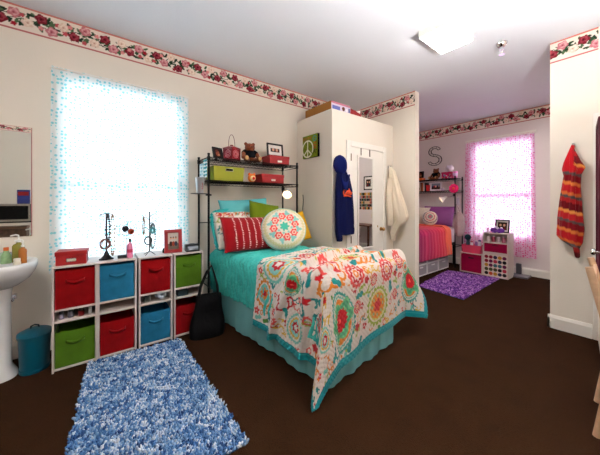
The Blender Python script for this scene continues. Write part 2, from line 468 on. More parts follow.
def curtain(name, mat, w, h, npl, amp, origin, du, nrm, seed, label, flare=0):
    nx, ny = 160, 60
    u = np.linspace(0, 1, nx); v = np.linspace(0, 1, ny); U, V = np.meshgrid(u, v)
    a = amp * (.35 + .65 * (1 - V))
    off = a * (np.sin(2 * PI * npl * U + 2 * np.sin(5 * U + seed)) + .4 * np.sin(2 * PI * npl * 2.3 * U + seed))
    s = U * w + flare * (1 - V) * (U - .5)
    P = np.array(origin) + s[..., None] * np.array(du) + (V * h)[..., None] * np.array((0, 0, 1)) + off[..., None] * np.array(nrm)
    col = np.stack([U * w * 1.04, V * h, np.zeros_like(U)], -1)
    rt = thing(name, label, 'curtain', origin)
    o = gridobj('curtain_cloth', P - np.array(origin), mat, col, parent=rt)
    hd = MB()
    p0 = np.array((0, 0, h - .012)); p1 = p0 + np.array(du) * w
    hd.tube([tuple(p0 - np.array(du) * .01), tuple(p1 + np.array(du) * .01)], .008)
    hd.build('curtain_rod', WHITE, rt)
    return rt
curtain('curtain', curtain_mat('teal_dot_sheer', (246, 250, 252), (164, 231, 239), 30, .33, .12), 1.185, 1.885, 9, .012, (.04, -.312, .70), (0, 1, 0), (1, 0, 0), 1.0,
        'white sheer curtain with small teal dots over the left window', .03)
curtain('curtain', curtain_mat('pink_dot_sheer', (244, 214, 234), (236, 128, 180), 30, .36, .12), 1.12, 2.28, 9, .013, (.98, YB - .05, .33), (1, 0, 0), (0, -1, 0), 2.0,
        'pink dotted sheer curtain over the far window', .06)
hd = MB().box(.955, YB - .012, 2.60, 2.12, YB, 2.655)
o = struct('trim_6', hd, WHITE)

# ------------------------------------------------------------------ cube organizers with fabric bins
CF = .49                                   # front plane of the row
UY = [(-.268, .014), (.018, .310), (.320, .612), (.620, .910)]
H1 = .835
def organizer():
    r = thing('cube_organizer', 'x', 'organizer', (CF, 0, 0))
    w = .286; t = .014; d = .34
    p = lambda name, *b: MB().box(*b).build(name, WLAM, r, bevel=.002)
    p('side_panel', -d, 0, 0, 0, t, H1 - t); p('side_panel', -d, w - t, 0, 0, w, H1 - t)
    p('top_panel', -d, 0, H1 - t, 0, w, H1)
    for z in (.012, .385, .478): p('shelf_panel', -d, t, z, -.002, w - t, z + t)
    p('back_panel', -d, t, .026, -d + .006, w - t, H1 - t)
    return r
def fabric(name, rgb): return M(name, rgb, .9, bump=.35, bscale=260, var=.12, vscale=14, sheen=.15)
FAB = dict(red=fabric('red_canvas', (142, 10, 18)), green=fabric('green_canvas', (84, 118, 32)), blue=fabric('blue_canvas', (46, 120, 152)))
def fabric_bin(col, label, loc, w=.25, h=.285, d=.3, grp=None):
    r = thing('fabric_bin', label, 'fabric bin', loc)
    mbx = MB(); n = 14
    # open-topped box whose front bellies slightly
    vs = []; fs = []
    def P(a, b): return -.004 + .012 * math.sin(PI * a) * math.sin(PI * b)
    for j in range(n + 1):
        for i in range(n + 1):
            a = i / n; b = j / n; vs.append((P(a, b), (a - .5) * w, b * h - .006 * math.sin(PI * a) * b))
    for j in range(n):
        for i in range(n):
            k = j * (n + 1) + i; fs.append((k, k + 1, k + n + 2, k + n + 1))
    mbx.add(vs, fs)
    mbx.box(-d, -w / 2, 0, -.006, -w / 2 + .005, h); mbx.box(-d, w / 2 - .005, 0, -.006, w / 2, h)
    mbx.box(-d, -w / 2, 0, -d + .005, w / 2, h); mbx.box(-d, -w / 2, 0, -.008, w / 2, .005)
    mbx.build('bin_body', FAB[col] if isinstance(col, str) else col, r, smooth=30)
    hb = MB(); k = 12; pr = []
    for i in range(k + 1):
        a = i / k; y = (a - .5) * .12; sag = math.sin(PI * a)
        pr.append((.008 + .014 * sag ** .7, y, h * .72 - .016 * sag))
    vs = []; fs = []
    for (x, y, z) in pr: vs += [(x, y, z - .012), (x + .004, y, z + .012)]
    for i in range(k): fs.append((2 * i, 2 * i + 2, 2 * i + 3, 2 * i + 1))
    hb.add(vs, fs); hb.build('bin_handle', FAB[col] if isinstance(col, str) else col, r, smooth=60, solid=.004)
    return r
org0 = organizer()
OL = ['white cube organizer holding red over green bins, beside the teal trash can', 'white cube organizer holding a blue bin over a red bin',
      'white cube organizer holding a red bin over a blue bin', 'white cube organizer next to the bed, green bin on top']
BINS = [('red', 'green'), ('blue', 'red'), ('red', 'blue'), ('green', 'red')]
BLAB = [('red fabric bin at the top, under the red lidded box', 'green fabric bin at the bottom, closest to the teal trash can'),
        ('blue fabric bin at the top, under the jewelry stand with black base', 'red fabric bin at the bottom, under an empty open shelf'),
        ('red fabric bin at the top, under the red picture frame', 'blue fabric bin at the bottom, close to the black bag'),
        ('green fabric bin at the top, under the black clock radio', 'red fabric bin half hidden behind the black bag')]
for i, (y0, y1) in enumerate(UY):
    o = org0 if i == 0 else copy_tree(org0)
    o.location = (CF, y0, 0); o['label'] = OL[i]; o['group'] = 'white cube organizers under the left window'
    yc = y0 + .143
    for k, z in ((0, .4925), (1, .0265)):
        b = fabric_bin(BINS[i][k], BLAB[i][k], (CF - .012, yc, z), h=(.31 if k == 0 else .285) - (0 if k == 0 else .0), grp=None)
        b['group'] = 'fabric bins in the cube organizers'
# small things on the open shelves
ZS = .3995
def jar(name, label, cat, x, y, z, r, h, rgb, lid=None, group=None, rough=.3):
    t = thing(name, label, cat, (x, y, z), 0, group)
    MB().lathe([(r * .95, 0), (r, .006), (r, h * .8), (r * .8, h * .9), (r * .8, h)], n=18).build('jar_body', M(name + str(rgb), rgb, rough), t, smooth=40)
    if lid: MB().lathe([(r * .88, h), (r * .88, h + .018), (r * .8, h + .022), (.001, h + .022)], n=18).build('lid', M('lid' + str(lid), lid, .4), t, smooth=40)
    return t
jar('nail_polish', 'small lilac grey jar at the left of the first open shelf', 'jar', .43, -.215, ZS, .018, .045, (150, 140, 160), (60, 60, 70))
jar('nail_polish', 'small grey jar with dark lid, second on the open shelf', 'jar', .42, -.158, ZS, .02, .048, (126, 122, 136), (40, 40, 48))
jar('nail_polish', 'dark red jar on the open shelf under the red bin', 'jar', .43, -.09, ZS, .022, .042, (140, 20, 30), (60, 10, 20))
jar('nail_polish', 'small pale silver jar at the right of the first open shelf', 'jar', .43, -.03, ZS, .013, .04, (200, 200, 205), (150, 150, 150))
jar('glass_jar', 'grey lidded jar on the open shelf above the blue bin', 'jar', .41, .40, ZS, .03, .048, (120, 130, 122), (70, 76, 72))
bg = MB()
for i in range(7):
    a = i * 1.1; bg.sph((.02 * math.cos(a), .032 * math.sin(a), .025 + .012 * (i % 3)), (.022, .026, .022), 10, 6)
o = bg.build('plastic_bag', M('clear_plastic', (190, 200, 214), .25, var=.25, vscale=40), remesh=.006, loc=(.42, .515, ZS + .002))
tag(o, 'crumpled clear plastic bag beside the grey jar on the open shelf', 'bag')
o = MB().box(-.06, -.05, 0, .06, .05, .06).build('small_box', M('dark_teal_card', (26, 52, 58), .6), bevel=.004, loc=(.4, .71, ZS))
tag(o, 'dark small box on the open shelf under the green bin', 'box')

# red lidded box with a label plate
def lidded_box(label, loc, w, d, h, rz=0, col=REDP, plate=True):
    r = thing('storage_box', label, 'box', loc, rz)
    MB().box(-d / 2, -w / 2, 0, d / 2, w / 2, h * .72).build('box_body', col, r, bevel=.003)
    MB().box(-d / 2 - .005, -w / 2 - .005, h * .68, d / 2 + .005, w / 2 + .005, h).build('lid', col, r, bevel=.004)
    if plate:
        p = MB(); x = d / 2 + .0005; pw = min(.035, w * .16); ph = .014; zc = h * .36
        for a in ((-pw, -pw + .006, zc - ph, zc + ph), (pw - .006, pw, zc - ph, zc + ph), (-pw, pw, zc - ph, zc - ph + .006), (-pw, pw, zc + ph - .006, zc + ph)): p.box(x, a[0], a[2], x + .003, a[1], a[3])
        p.build('label_holder', CHROME, r)
        MB().box(x, -pw + .005, zc - ph + .005, x + .001, pw - .005, zc + ph - .005).build('label_card', M('card', (236, 228, 214), .7), r)
    return r
lidded_box('red lidded box with a label plate standing on the first cube organizer', (.37, -.147, H1), .195, .16, .112, R(-4))

# ------------------------------------------------------------------ jewelry stands and the other things along the organizer tops
WIRE = M('dark_wire', (60, 58, 56), .4, metal=.7)
def bead_string(name, label, pts, r, rgb, group=None):
    mb_ = MB()
    for p in pts: mb_.sph(p, 1.3 * r * random.uniform(.75, 1.2), 8, 5)
    mb_.tube(pts, r * .3, 5, closed=True)
    return tag(mb_.build(name, M('bead' + str(rgb), rgb, .35, var=.3, vscale=60), smooth=60), label, 'necklace', group)
def loop_pts(c, w, h, n=30, dx=0, ):
    return [(c[0] + dx + .006 * math.sin(9 * i), c[1] + w * math.sin(2 * PI * i / n), c[2] - h / 2 * (1 - math.cos(2 * PI * i / n))) for i in range(n)]
s1 = (.375, .083, H1)
t = thing('jewelry_stand', 'black based jewelry stand with a tall post and crossbar', 'jewelry stand', s1)
MB().lathe([(.055, 0), (.055, .008), (.04, .016), (.022, .04), (.012, .07), (.006, .08)], n=28, sx=.8).build('base', BLACK, t, smooth=50)
MB().tube([(0, 0, .07), (0, 0, .41)], .0075).build('post', WIRE, t)
cb = MB(); cb.tube([(0, -.05 + .1 * i / 10, .40 + .012 * math.sin(PI * i / 10)) for i in range(11)], .004)
for y in (-.045, -.02, .02, .045): cb.tube([(0, y, .40), (.012, y, .395), (.014, y, .405)], .002, 5)
cb.build('crossbar', WIRE, t)
bead_string('necklace', 'dark beaded necklace hanging straight down the stand post', loop_pts((.388, .093, 1.235), .012, .24), .008, (58, 56, 60))
bead_string('necklace', 'long brown bead necklace on the right of the black based stand', loop_pts((.388, .128, 1.23), .014, .36), .0062, (126, 104, 78))
bead_string('necklace', 'pale silver chain on the left of the black based stand', loop_pts((.388, .045, 1.23), .02, .26), .0045, (190, 196, 204))
bead_string('bracelet', 'rust and grey bead bracelet at the foot of the black based stand', [(.395 + .008 * math.sin(i), .072 + .034 * math.cos(2 * PI * i / 22), .975 + .04 * math.sin(2 * PI * i / 22)) for i in range(22)], .0075, (120, 74, 66))['category'] = 'bracelet'
# wheel of wire
t = thing('earring_stand', 'round wire earring wheel standing before the bright window', 'jewelry stand', (.33, .238, H1))
wh = MB(); zc = .265; SILV = M('silver_wire', (120, 128, 138), .4, metal=.3)
for q in (.085, .06, .033): wh.tube([(0, q * math.sin(2 * PI * i / 40), zc + q * 1.12 * math.cos(2 * PI * i / 40)) for i in range(40)], .0026, 5, closed=True)
for i in range(20):
    a = 2 * PI * i / 20; wh.tube([(0, .012 * math.sin(a), zc + .012 * math.cos(a)), (0, .085 * math.sin(a), zc + .095 * math.cos(a))], .0017, 4)
wh.build('wire_wheel', SILV, t)
MB().tube([(0, 0, zc - .09), (0, 0, .01)], .003).build('post', SILV, t)
MB().lathe([(.035, 0), (.035, .005), (.004, .012)], n=20).build('base', SILV, t, smooth=40)
for i in range(14):
    a = 2 * PI * (i + .3) / 14; q = .05 + .03 * (i % 2)
    mbq = MB().sph((.33 + .006, .238 + q * math.sin(a), H1 + zc + q * 1.1 * math.cos(a) - .008), (.003, .005, .008), 6, 4)
    tag(mbq.build('earring', M('earr%d' % (i % 3), ((120, 150, 150), (170, 176, 186), (132, 112, 92))[i % 3], .3)), 'small earring dangling on the round wire wheel', 'earring', 'earrings on the wire wheel')
def flower(label, c, r, rgb):
    mbq = MB()
    for i in range(8):
        a = 2 * PI * i / 8; mbq.sph((c[0], c[1] + .55 * r * math.cos(a), c[2] + .55 * r * math.sin(a)), (.006, r * .5, r * .5), 10, 6)
    mbq.sph((c[0] + .006, c[1], c[2]), (.008, r * .45, r * .45), 10, 6)
    return tag(mbq.build('fabric_flower', M('flw' + str(rgb), rgb, .8), smooth=50), label, 'flower')
flower('dark fabric flower clip on the round wire wheel', (.342, .228, 1.098), .027, (44, 44, 50))
flower('rust orange fabric flower clip on the round wire wheel', (.35, .272, 1.07), .027, (150, 66, 40))
# pink bottle and little black box
t = thing('pink_bottle', 'small pink bottle with dark cap beside the earring wheel', 'bottle', (.41, .258, H1))
MB().lathe([(.02, 0), (.024, .004), (.024, .10), (.02, .125), (.009, .137), (.009, .148)], n=20).build('bottle_body', M('pink_liquid', (232, 150, 182), .2), t, smooth=50)
MB().lathe([(.011, .147), (.011, .175), (.001, .176)], n=16).build('cap', M('dark_cap', (70, 66, 70), .4), t, smooth=40)
MB().lathe([(.0245, .05), (.0245, .08)], n=20).build('bottle_label', M('pink_label', (206, 70, 110), .5), t, smooth=40)
tag(MB().box(-.02, -.035, 0, .02, .035, .028).build('small_box', M('dark_box', (34, 40, 46), .5), bevel=.003, loc=(.39, .2, H1)), 'small flat black box at the foot of the pink bottle', 'box')
# jewelry tree
t = thing('jewelry_tree', 'wire jewelry tree with curled feet beside the red frame', 'jewelry stand', (.37, .425, H1))
jt = MB(); jt.tube([(0, 0, .03), (0, 0, .42)], .0065)
for i in range(4):
    a = PI / 4 + i * PI / 2; jt.tube([(.06 * math.cos(a) * q, .06 * math.sin(a) * q, .035 * (1 - q) ** 1 + .004) for q in (0, .4, .8, 1)], .003, 6)
for i, z in enumerate((.40, .37, .33, .27)):
    s = (-1) ** i
    jt.tube([(0, 0, z - .03), (0, s * .03, z - .005), (0, s * .055, z + .004), (0, s * .06, z + .016), (0, s * .052, z + .02)], .004, 6)
jt.build('wire_frame', WIRE, t)
bead_string('bracelet', 'dark ring shaped bracelet hanging low on the jewelry tree', [(.385, .41 + .03 * math.cos(2 * PI * i / 26), .975 + .037 * math.sin(2 * PI * i / 26)) for i in range(26)], .0068, (60, 62, 62))['category'] = 'bracelet'
bead_string('necklace', 'brown bead strand on the left arm of the jewelry tree', loop_pts((.385, .372, 1.2), .007, .16), .0055, (150, 128, 98))
bead_string('necklace', 'grey green bead strand on the right of the jewelry tree', loop_pts((.385, .45, 1.14), .02, .24), .007, (84, 98, 96))
bead_string('necklace', 'turquoise bead cluster high on the jewelry tree', loop_pts((.39, .447, 1.1), .016, .05), .0085, (86, 150, 150))
tag(MB().lathe([(.012, 0), (.014, .02), (.011, .045), (.001, .05)], n=14).build('lipstick', BLACK, smooth=40, loc=(.345, .555, H1)), 'tiny dark tube tucked behind the red picture frame', 'lipstick')

# picture frames: front faces +x, leaning back
def photo_canvas(w, h, kind, seed):
    rr = random.Random(seed); cv = Cv(w, h, max(.0025, w / 60), (198, 190, 182))
    if kind == 'people':
        cv.rect(0, 0, w, h * .35, (120, 110, 100))
        for i in range(3):
            cx = w * (.28 + .24 * i); c = ((58, 42, 38), (150, 70, 46), (52, 58, 74))[i % 3]
            cv.polar(cx, h * .34, w * .15, c, ay=1.7); cv.polar(cx, h * .66, w * .085, (206, 160, 134), ay=1.2); cv.polar(cx, h * .73, w * .08, (64, 44, 34), ay=.7)
    elif kind == 'dark':
        cv.rect(0, 0, w, h, (52, 34, 28))
        cv.polar(w * .5, h * .45, w * .25, (150, 86, 62), ay=1.3); cv.polar(w * .4, h * .75, w * .16, (110, 60, 50)); cv.polar(w * .66, h * .3, w * .14, (176, 130, 104))
    elif kind == 'two':
        cv.rect(0, 0, w, h, (70, 52, 44))
        for i in (0, 1):
            cx = w * (.3 + .4 * i); cv.polar(cx, h * .2, w * .2, ((40, 40, 60), (120, 40, 40))[i]); cv.polar(cx, h * .62, w * .13, (214, 170, 148), ay=1.2)
    elif kind == 'land':
        cv.rect(0, 0, w, h, (150, 160, 176)); cv.rect(0, 0, w, h * .45, (86, 62, 58))
        for i in range(5): cv.polar(w * (.15 + .17 * i), h * .5, w * .08, ((40, 44, 84), (170, 60, 80), (224, 190, 170), (70, 60, 110), (190, 150, 140))[i], ay=1.5)
    elif kind == 'collage':
        for i in range(9):
            for j in range(6):
                a, b = w * i / 9, h * j / 6
                cv.rect(a, b, a + w / 9 * .92, b + h / 6 * .9, rr.choice(((178, 96, 80), (64, 58, 70), (214, 180, 150), (120, 40, 56), (90, 110, 90), (200, 150, 60), (50, 40, 40), (160, 140, 160))))
    return cv
def picture_frame(label, loc, w, h, fw, fmat, kind, seed=1, rz=0, lean=8, mat_w=0, stand=True, roll=0, pw=None, name='picture_frame', d=.016):
    """local: width along y, height along z, facing +x"""
    r = thing(name, label, 'picture frame', loc, rot=(R(roll), -R(lean), rz))
    f = MB()
    f.box(0, -w / 2, 0, d, -w / 2 + fw, h); f.box(0, w / 2 - fw, 0, d, w / 2, h); f.box(0, -w / 2 + fw, 0, d, w / 2 - fw, fw); f.box(0, -w / 2 + fw, h - fw, d, w / 2 - fw, h)
    f.build('frame_border', fmat, r, bevel=.002)
    MB().box(.001, -w / 2 + fw * .8, fw * .8, .005, w / 2 - fw * .8, h - fw * .8).build('mat_board' if mat_w else 'backing', M('mat_board', (240, 236, 230), .8), r)
    q = fw + mat_w; qz = q * (1.15 if mat_w else 1)
    cv = photo_canvas(w - 2 * q, h - 2 * qz, kind, seed)
    sheet('photo', cv, (.0062, -w / 2 + q, qz), (0, 1, 0), (0, 0, 1), MV('photo_paper', .35, 0), r)
    if stand:
        l = math.tan(R(lean)); MB().add([(0, -.015, h * .6), (0, .015, h * .6), (-h * .32, .02, -h * .32 * l), (-h * .32, -.02, -h * .32 * l), (-.004, -.015, h * .6), (-.004, .015, h * .6), (-h * .32 - .004, .02, -h * .32 * l), (-h * .32 - .004, -.02, -h * .32 * l)],
                 [(0, 1, 2, 3), (4, 7, 6, 5), (0, 4, 5, 1), (1, 5, 6, 2), (2, 6, 7, 3), (3, 7, 4, 0)]).build('easel_back', BLACK, r)
    return r
picture_frame('red picture frame with a photo of people beside the clock radio', (.40, .632, H1 + .001), .165, .235, .034, M('red_wood', (156, 14, 28), .4), 'people', lean=9, rz=-R(6), d=.018)
# clock radio
t = thing('clock_radio', 'low black clock radio on the organizer next to the bed', 'clock', (.40, .815, H1), -R(6))
MB().prism([(-.055, 0), (.05, 0), (.055, .012), (.035, .062), (.02, .068), (-.05, .068)], -.068, .068).build('clock_body', BLACK, t, bevel=.004)
MB().add([(.0535, -.05, .018), (.0535, .05, .018), (.0385, .05, .055), (.0385, -.05, .055)], [(0, 1, 2, 3)]).build('display', M('display', (30, 52, 66), .15), t)
MB().lathe([(.03, 0), (.03, .006), (.024, .01), (.001, .011)], (-.01, 0, .067), n=20, sx=.6).build('snooze_button', M('grey_plastic', (92, 96, 100), .4), t, smooth=40)

# ------------------------------------------------------------------ sink corner
PORC = M('porcelain', (236, 236, 236), .15, var=.01, spec=.6)
sk = thing('pedestal_sink', 'white pedestal sink at the left under the wall mirror', 'sink', (0, -.64, 0))
def superell(a, b, p, n): 
    out = []
    for i in range(n):
        t_ = 2 * PI * i / n; c, s_ = math.cos(t_), math.sin(t_)
        out.append((a * abs(c) ** (2 / p) * (1 if c >= 0 else -1), b * abs(s_) ** (2 / p) * (1 if s_ >= 0 else -1)))
    return out
def loft(levels, n=48, p=2.6, cap=True):
    """levels: (cx, cy, z, halfx, halfy)"""
    mbx = MB(); vs = []; fs = []
    for cx, cy, z, a, b in levels: vs += [(cx + x, cy + y, z) for x, y in superell(a, b, p, n)]
    for i in range(len(levels) - 1):
        for j in range(n):
            j2 = (j + 1) % n; fs.append((i * n + j, i * n + j2, (i + 1) * n + j2, (i + 1) * n + j))
    if cap: fs.append(tuple(range(n - 1, -1, -1))); fs.append(tuple((len(levels) - 1) * n + j for j in range(n)))
    return mbx.add(vs, fs)
loft([(.2, 0, .66, .10, .10), (.22, 0, .69, .15, .16), (.245, 0, .74, .205, .22), (.255, 0, .79, .236, .25), (.257, 0, .835, .246, .262), (.257, 0, .862, .247, .264), (.25, 0, .874, .24, .256), (.27, 0, .872, .18, .2), (.28, 0, .84, .165, .18), (.28, 0, .78, .12, .13), (.28, 0, .755, .04, .04)]).build('basin', PORC, sk, smooth=60)
loft([(.3, .02, 0, .105, .14), (.3, .02, .03, .105, .135), (.29, .02, .08, .085, .105), (.27, .03, .3, .075, .09), (.25, .01, .55, .085, .1), (.23, 0, .7, .11, .12)]).build('pedestal', PORC, sk, smooth=60)
fc = MB(); fc.tube([(.07, 0, .87), (.07, 0, .95), (.1, 0, .975), (.17, 0, .965), (.18, 0, .945)], .012, 10)
fc.box(.045, -.09, .868, .095, .09, .885)
fc.build('faucet', CHROME, sk, smooth=50)
for y in (-.075, .075): MB().lathe([(.018, .885), (.02, .905), (.012, .92), (.022, .93), (.001, .935)], (.07, y, 0), n=14).build('tap_handle', CHROME, sk, smooth=50)
pt = MB(); pt.tube([(.004, .095, .55), (.07, .095, .55), (.1, .095, .53), (.1, .08, .56), (.1, .05, .62), (.1, .03, .70)], .014, 10); pt.sph((.08, .095, .55), .026, 12, 8)
pt.build('supply_valve', CHROME, sk, smooth=60)
# bottles at the rim of the sink
def pump(label, loc, r, h, rgb, cap, group=None):
    t = thing('pump_bottle', label, 'bottle', loc)
    MB().lathe([(r * .9, 0), (r, .005), (r, h * .78), (r * .8, h * .86), (r * .35, h * .92), (r * .35, h)], n=20).build('bottle_body', M('soap' + str(rgb), rgb, .15, var=.05), t, smooth=50)
    p = MB().lathe([(r * .42, h * .97), (r * .42, h + .012), (.005, h + .014), (.005, h + .05)], n=14); p.tube([(0, 0, h + .048), (.0, -.015, h + .054), (0, -.045, h + .046)], .006, 8)
    p.build('pump', M('pump_cap' + str(cap), cap, .35), t, smooth=50)
    return t
pump('olive soap pump bottle with a white pump on the sink', (.30, -.478, .873), .036, .165, (150, 142, 62), (240, 240, 236))
pump('amber soap pump bottle with a white pump at the sink edge', (.35, -.447, .867), .024, .135, (186, 124, 66), (240, 240, 236))
jar('cream_jar', 'small white cream jar between the two pump bottles', 'jar', .40, -.47, .868, .022, .03, (232, 226, 210), (236, 232, 220))
t = thing('green_bottle', 'green toothpaste bottle lying against the olive pump bottle', 'bottle', (.30, -.545, .873))
MB().lathe([(.03, 0), (.033, .01), (.03, .06), (.018, .085), (.014, .1)], n=18, sx=.7).build('bottle_body', M('green_plastic', (150, 182, 140), .3, var=.3, vscale=30), t, smooth=50)
MB().lathe([(.015, .1), (.015, .125), (.001, .127)], n=14).build('cap', M('orange_cap', (214, 120, 60), .4), t, smooth=40)
jar('toothbrush_cup', 'pale green cup standing behind the sink edge', 'cup', .22, -.585, .873, .033, .075, (196, 212, 196))
# wall mirror with a strip of rose paper across its top
wm = thing('wall_mirror', 'large wall mirror above the pedestal sink', 'mirror', (0, -.78, 1.05))
MB().box(.002, -.335, 0, .010, .335, .91).build('mirror_glass', M_glass_mirror('mirror_glass_c'), wm)
f = MB(); f.box(.002, .335, 0, .014, .34, .955); f.box(.002, -.34, 0, .014, -.335, .955)
f.build('mirror_edge', M('pink_edge', (186, 132, 130), .6), wm)
cv = border_canvas(1.6, seed=9); cv.c = cv.c[::1]
P_ = np.zeros((cv.ny, cv.nx, 3)); P_[..., 0] = .0115; P_[..., 1] = -.335 + cv.X * .67 / 1.6; P_[..., 2] = .91 + cv.Y * .045 / .222
gridobj('paper_strip', P_, PAT, cv.c, parent=wm, smooth=False)
MB().box(.002, -.335, .91, .010, .335, .955).build('strip_backing', WHITE, wm)
# teal trash can
tc_ = thing('trash_can', 'teal metal trash can with a lid between sink and organizers', 'trash can', (.275, -.389, 0), R(5))
TEAL = M('teal_enamel', (0, 92, 112), .35, var=.08)
def dsh(a, b, n=40):            # rounded front, flatter back
    out = []
    for x, y in superell(a, b, 2.3, n): out.append((x if x > 0 else x * .75, y))
    return out
def dloft(levels, n=40):
    mbx = MB(); vs = []; fs = []
    for z, a, b in levels: vs += [(x, y, z) for x, y in dsh(a, b, n)]
    for i in range(len(levels) - 1):
        for j in range(n):
            j2 = (j + 1) % n; fs.append((i * n + j, i * n + j2, (i + 1) * n + j2, (i + 1) * n + j))
    fs.append(tuple(range(n - 1, -1, -1))); fs.append(tuple((len(levels) - 1) * n + j for j in range(n)))
    return mbx.add(vs, fs)
dloft([(0, .118, .088), (.0, .124, .093), (.022, .124, .093), (.026, .118, .088), (.26, .128, .098), (.275, .128, .098)]).build('can_body', TEAL, tc_, smooth=45)
dloft([(.272, .135, .105), (.29, .135, .105), (.296, .128, .098), (.318, .07, .055), (.325, .02, .02)]).build('lid', TEAL, tc_, smooth=45)
MB().tube([(0, -.025, .318), (0, -.022, .34), (0, 0, .348), (0, .022, .34), (0, .025, .318)], .006, 8).build('lid_handle', M('dark_steel', (70, 78, 82), .3, metal=.8), tc_, smooth=60)

# ------------------------------------------------------------------ wire shelving racks over the bed heads
RW, RD = 1.21, .35
def rack(label, loc, rz, zs=(1.59, 1.845), zt=1.875):
    r = thing('wire_rack', label, 'shelving rack', loc, rz)
    for y in (0, RW):
        for x in (0, -RD):
            p = MB().tube([(x, y, .02), (x, y, zt)], .0125, 10); p.lathe([(.014, zt - .005), (.014, zt + .012), (.001, zt + .014)], (x, y, 0), n=10)
            p.lathe([(.018, 0), (.018, .02), (.013, .025)], (x, y, 0), n=10)
            p.build('post', BLACKM, r, smooth=50)
    for z in zs:
        s = MB()
        for x in (0, -RD):
            s.tube([(x, 0, z), (x, RW, z)], .004, 6); s.tube([(x, 0, z - .032), (x, RW, z - .032)], .004, 6)
            zz = []
            for i in range(46): zz.append((x, RW * i / 45, z - (.002 if i % 2 else .030)))
            s.tube(zz, .0024, 4)
        for y in (0, RW):
            s.tube([(0, y, z), (-RD, y, z)], .004, 6); s.tube([(0, y, z - .032), (-RD, y, z - .032)], .004, 6)
        for i in range(1, 48): s.tube([(0, RW * i / 48, z + .003), (-RD, RW * i / 48, z + .003)], .0021, 4)
        for x in (-.115, -.235): s.tube([(x, 0, z - .002), (x, RW, z - .002)], .003, 4)
        for y in (0, RW):
            for x in (0, -RD): s.lathe([(.0165, z - .04), (.0185, z + .006)], (x, y, 0), n=10)
        s.build('wire_shelf', BLACKM, r)
    for y in (0, RW): MB().tube([(0, y, .42), (-RD, y, .42)], .006, 6).build('side_bar', BLACKM, r)
    for z in (.42, 1.1): MB().tube([(-RD, 0, z), (-RD, RW, z)], .006, 6).build('cross_bar', BLACKM, r)
    return r
RX, RY = .40, .99
rack('black wire shelving rack straddling the head of the teal bed', (RX, RY, 0), 0)
ZT, ZL = 1.8505, 1.5955

# clip-on tray on the left post, cup and hanging cards
t = thing('clip_tray', 'small dark tray clipped to the left posts of the near rack', 'tray', (.35, .905, 1.437))
MB().lathe([(.001, 0), (.085, 0), (.092, .004), (.088, .007), (.001, .006)], n=28, sx=1.05).build('tray_plate', BLACKM, t, smooth=40)
MB().box(.02, .06, -.018, .06, .115, .0).build('clamp', BLACKM, t, bevel=.003)
t = thing('tumbler', 'shiny silver tumbler with red lettering on the clip tray', 'tumbler', (.37, .905, 1.444))
MB().lathe([(.03, 0), (.032, .003), (.043, .15), (.045, .152), (.043, .154), (.041, .15), (.030, .006)], n=24).build('cup_body', M('brushed_silver', (206, 206, 210), .3, metal=.4), t, smooth=50)
lg = MB()
for i, (dz, w_) in enumerate(((0, .012), (.018, .016), (.034, .012), (.05, .014))):
    a0 = .28; rr_ = .0405 + .0105 * (0)  # strokes of the red script wrap round the side
    lg.tube([((.0362 + .0000 + .0775 * (.045 + dz + .008 * math.sin(k * 2.2)) ) * math.cos(a0 + (k - 2) * w_ * 6), (.0362 + .0775 * (.045 + dz + .008 * math.sin(k * 2.2))) * math.sin(a0 + (k - 2) * w_ * 6), .045 + dz + .008 * math.sin(k * 2.2)) for k in range(5)], .0018, 5)
lg.build('lettering', M('red_ink', (190, 40, 44), .5), t)
t.scale = (1.12, 1.12, 1.12)
for lb, y, z, h, cols in (('pale blue card hung on the rack end nearer the wall, above the tumbler', .925, 1.60, .19, ((196, 222, 232), (230, 238, 240), (120, 170, 190))),
                          ('teal striped card hung on the rack end beside the left front post', .968, 1.62, .2, ((120, 190, 196), (236, 240, 240), (60, 120, 130)))):
    cv = Cv(.12, h, .004, cols[0])
    for i in range(5): cv.rect(.0, h * i / 5, .12, h * (i + .45) / 5, cols[1]); cv.polar(.03 + .015 * i, h * (i + .6) / 5, .016, cols[2])
    o = sheet('paper_card', cv, (.245 if y > .95 else .105, .983, z + .005), (1, 0, 0), (0, 0, 1), PAT, thick=.002); tag(o, lb, 'card')

# things on the rack
picture_frame('dark framed photo leaning at the left end of the top shelf', (.27, 1.145, ZT + .006), .14, .135, .018, BLACK, 'dark', 3, rz=R(18), lean=14)
t = thing('lantern', 'red tin lantern with a wire handle on the top shelf', 'lantern', (.24, 1.325, ZT), R(24))
LRED = M('red_tin', (140, 16, 36), .3, var=.2, vscale=30)
MB().box(-.075, -.075, 0, .075, .075, .018).build('base', LRED, t, bevel=.004)
fr = MB()
for x in (-.066, .066):
    for y in (-.066, .066): fr.box(x - .008, y - .008, .018, x + .008, y + .008, .145)
fr.box(-.075, -.075, .14, .075, .075, .155)
fr.build('corner_frame', LRED, t)
MB().box(-.064, -.064, .018, .064, .064, .142).build('lantern_glass', M('rosy_glass', (160, 60, 74), .15, var=.35, vscale=26), t)
rs = MB()
for sx_ in (1,):
    for k in range(3): rs.tube([(.0655, (.018 + .014 * k) * math.cos(a * PI / 8), .08 + (.018 + .014 * k) * math.sin(a * PI / 8)) for a in range(16)], .0022, 4, closed=True)
    for k in range(3): rs.tube([((.018 + .014 * k) * math.cos(a * PI / 8), -.0655, .08 + (.018 + .014 * k) * math.sin(a * PI / 8)) for a in range(16)], .0022, 4, closed=True)
rs.build('scroll_ornament', M('pale_tin', (222, 170, 176), .4), t)
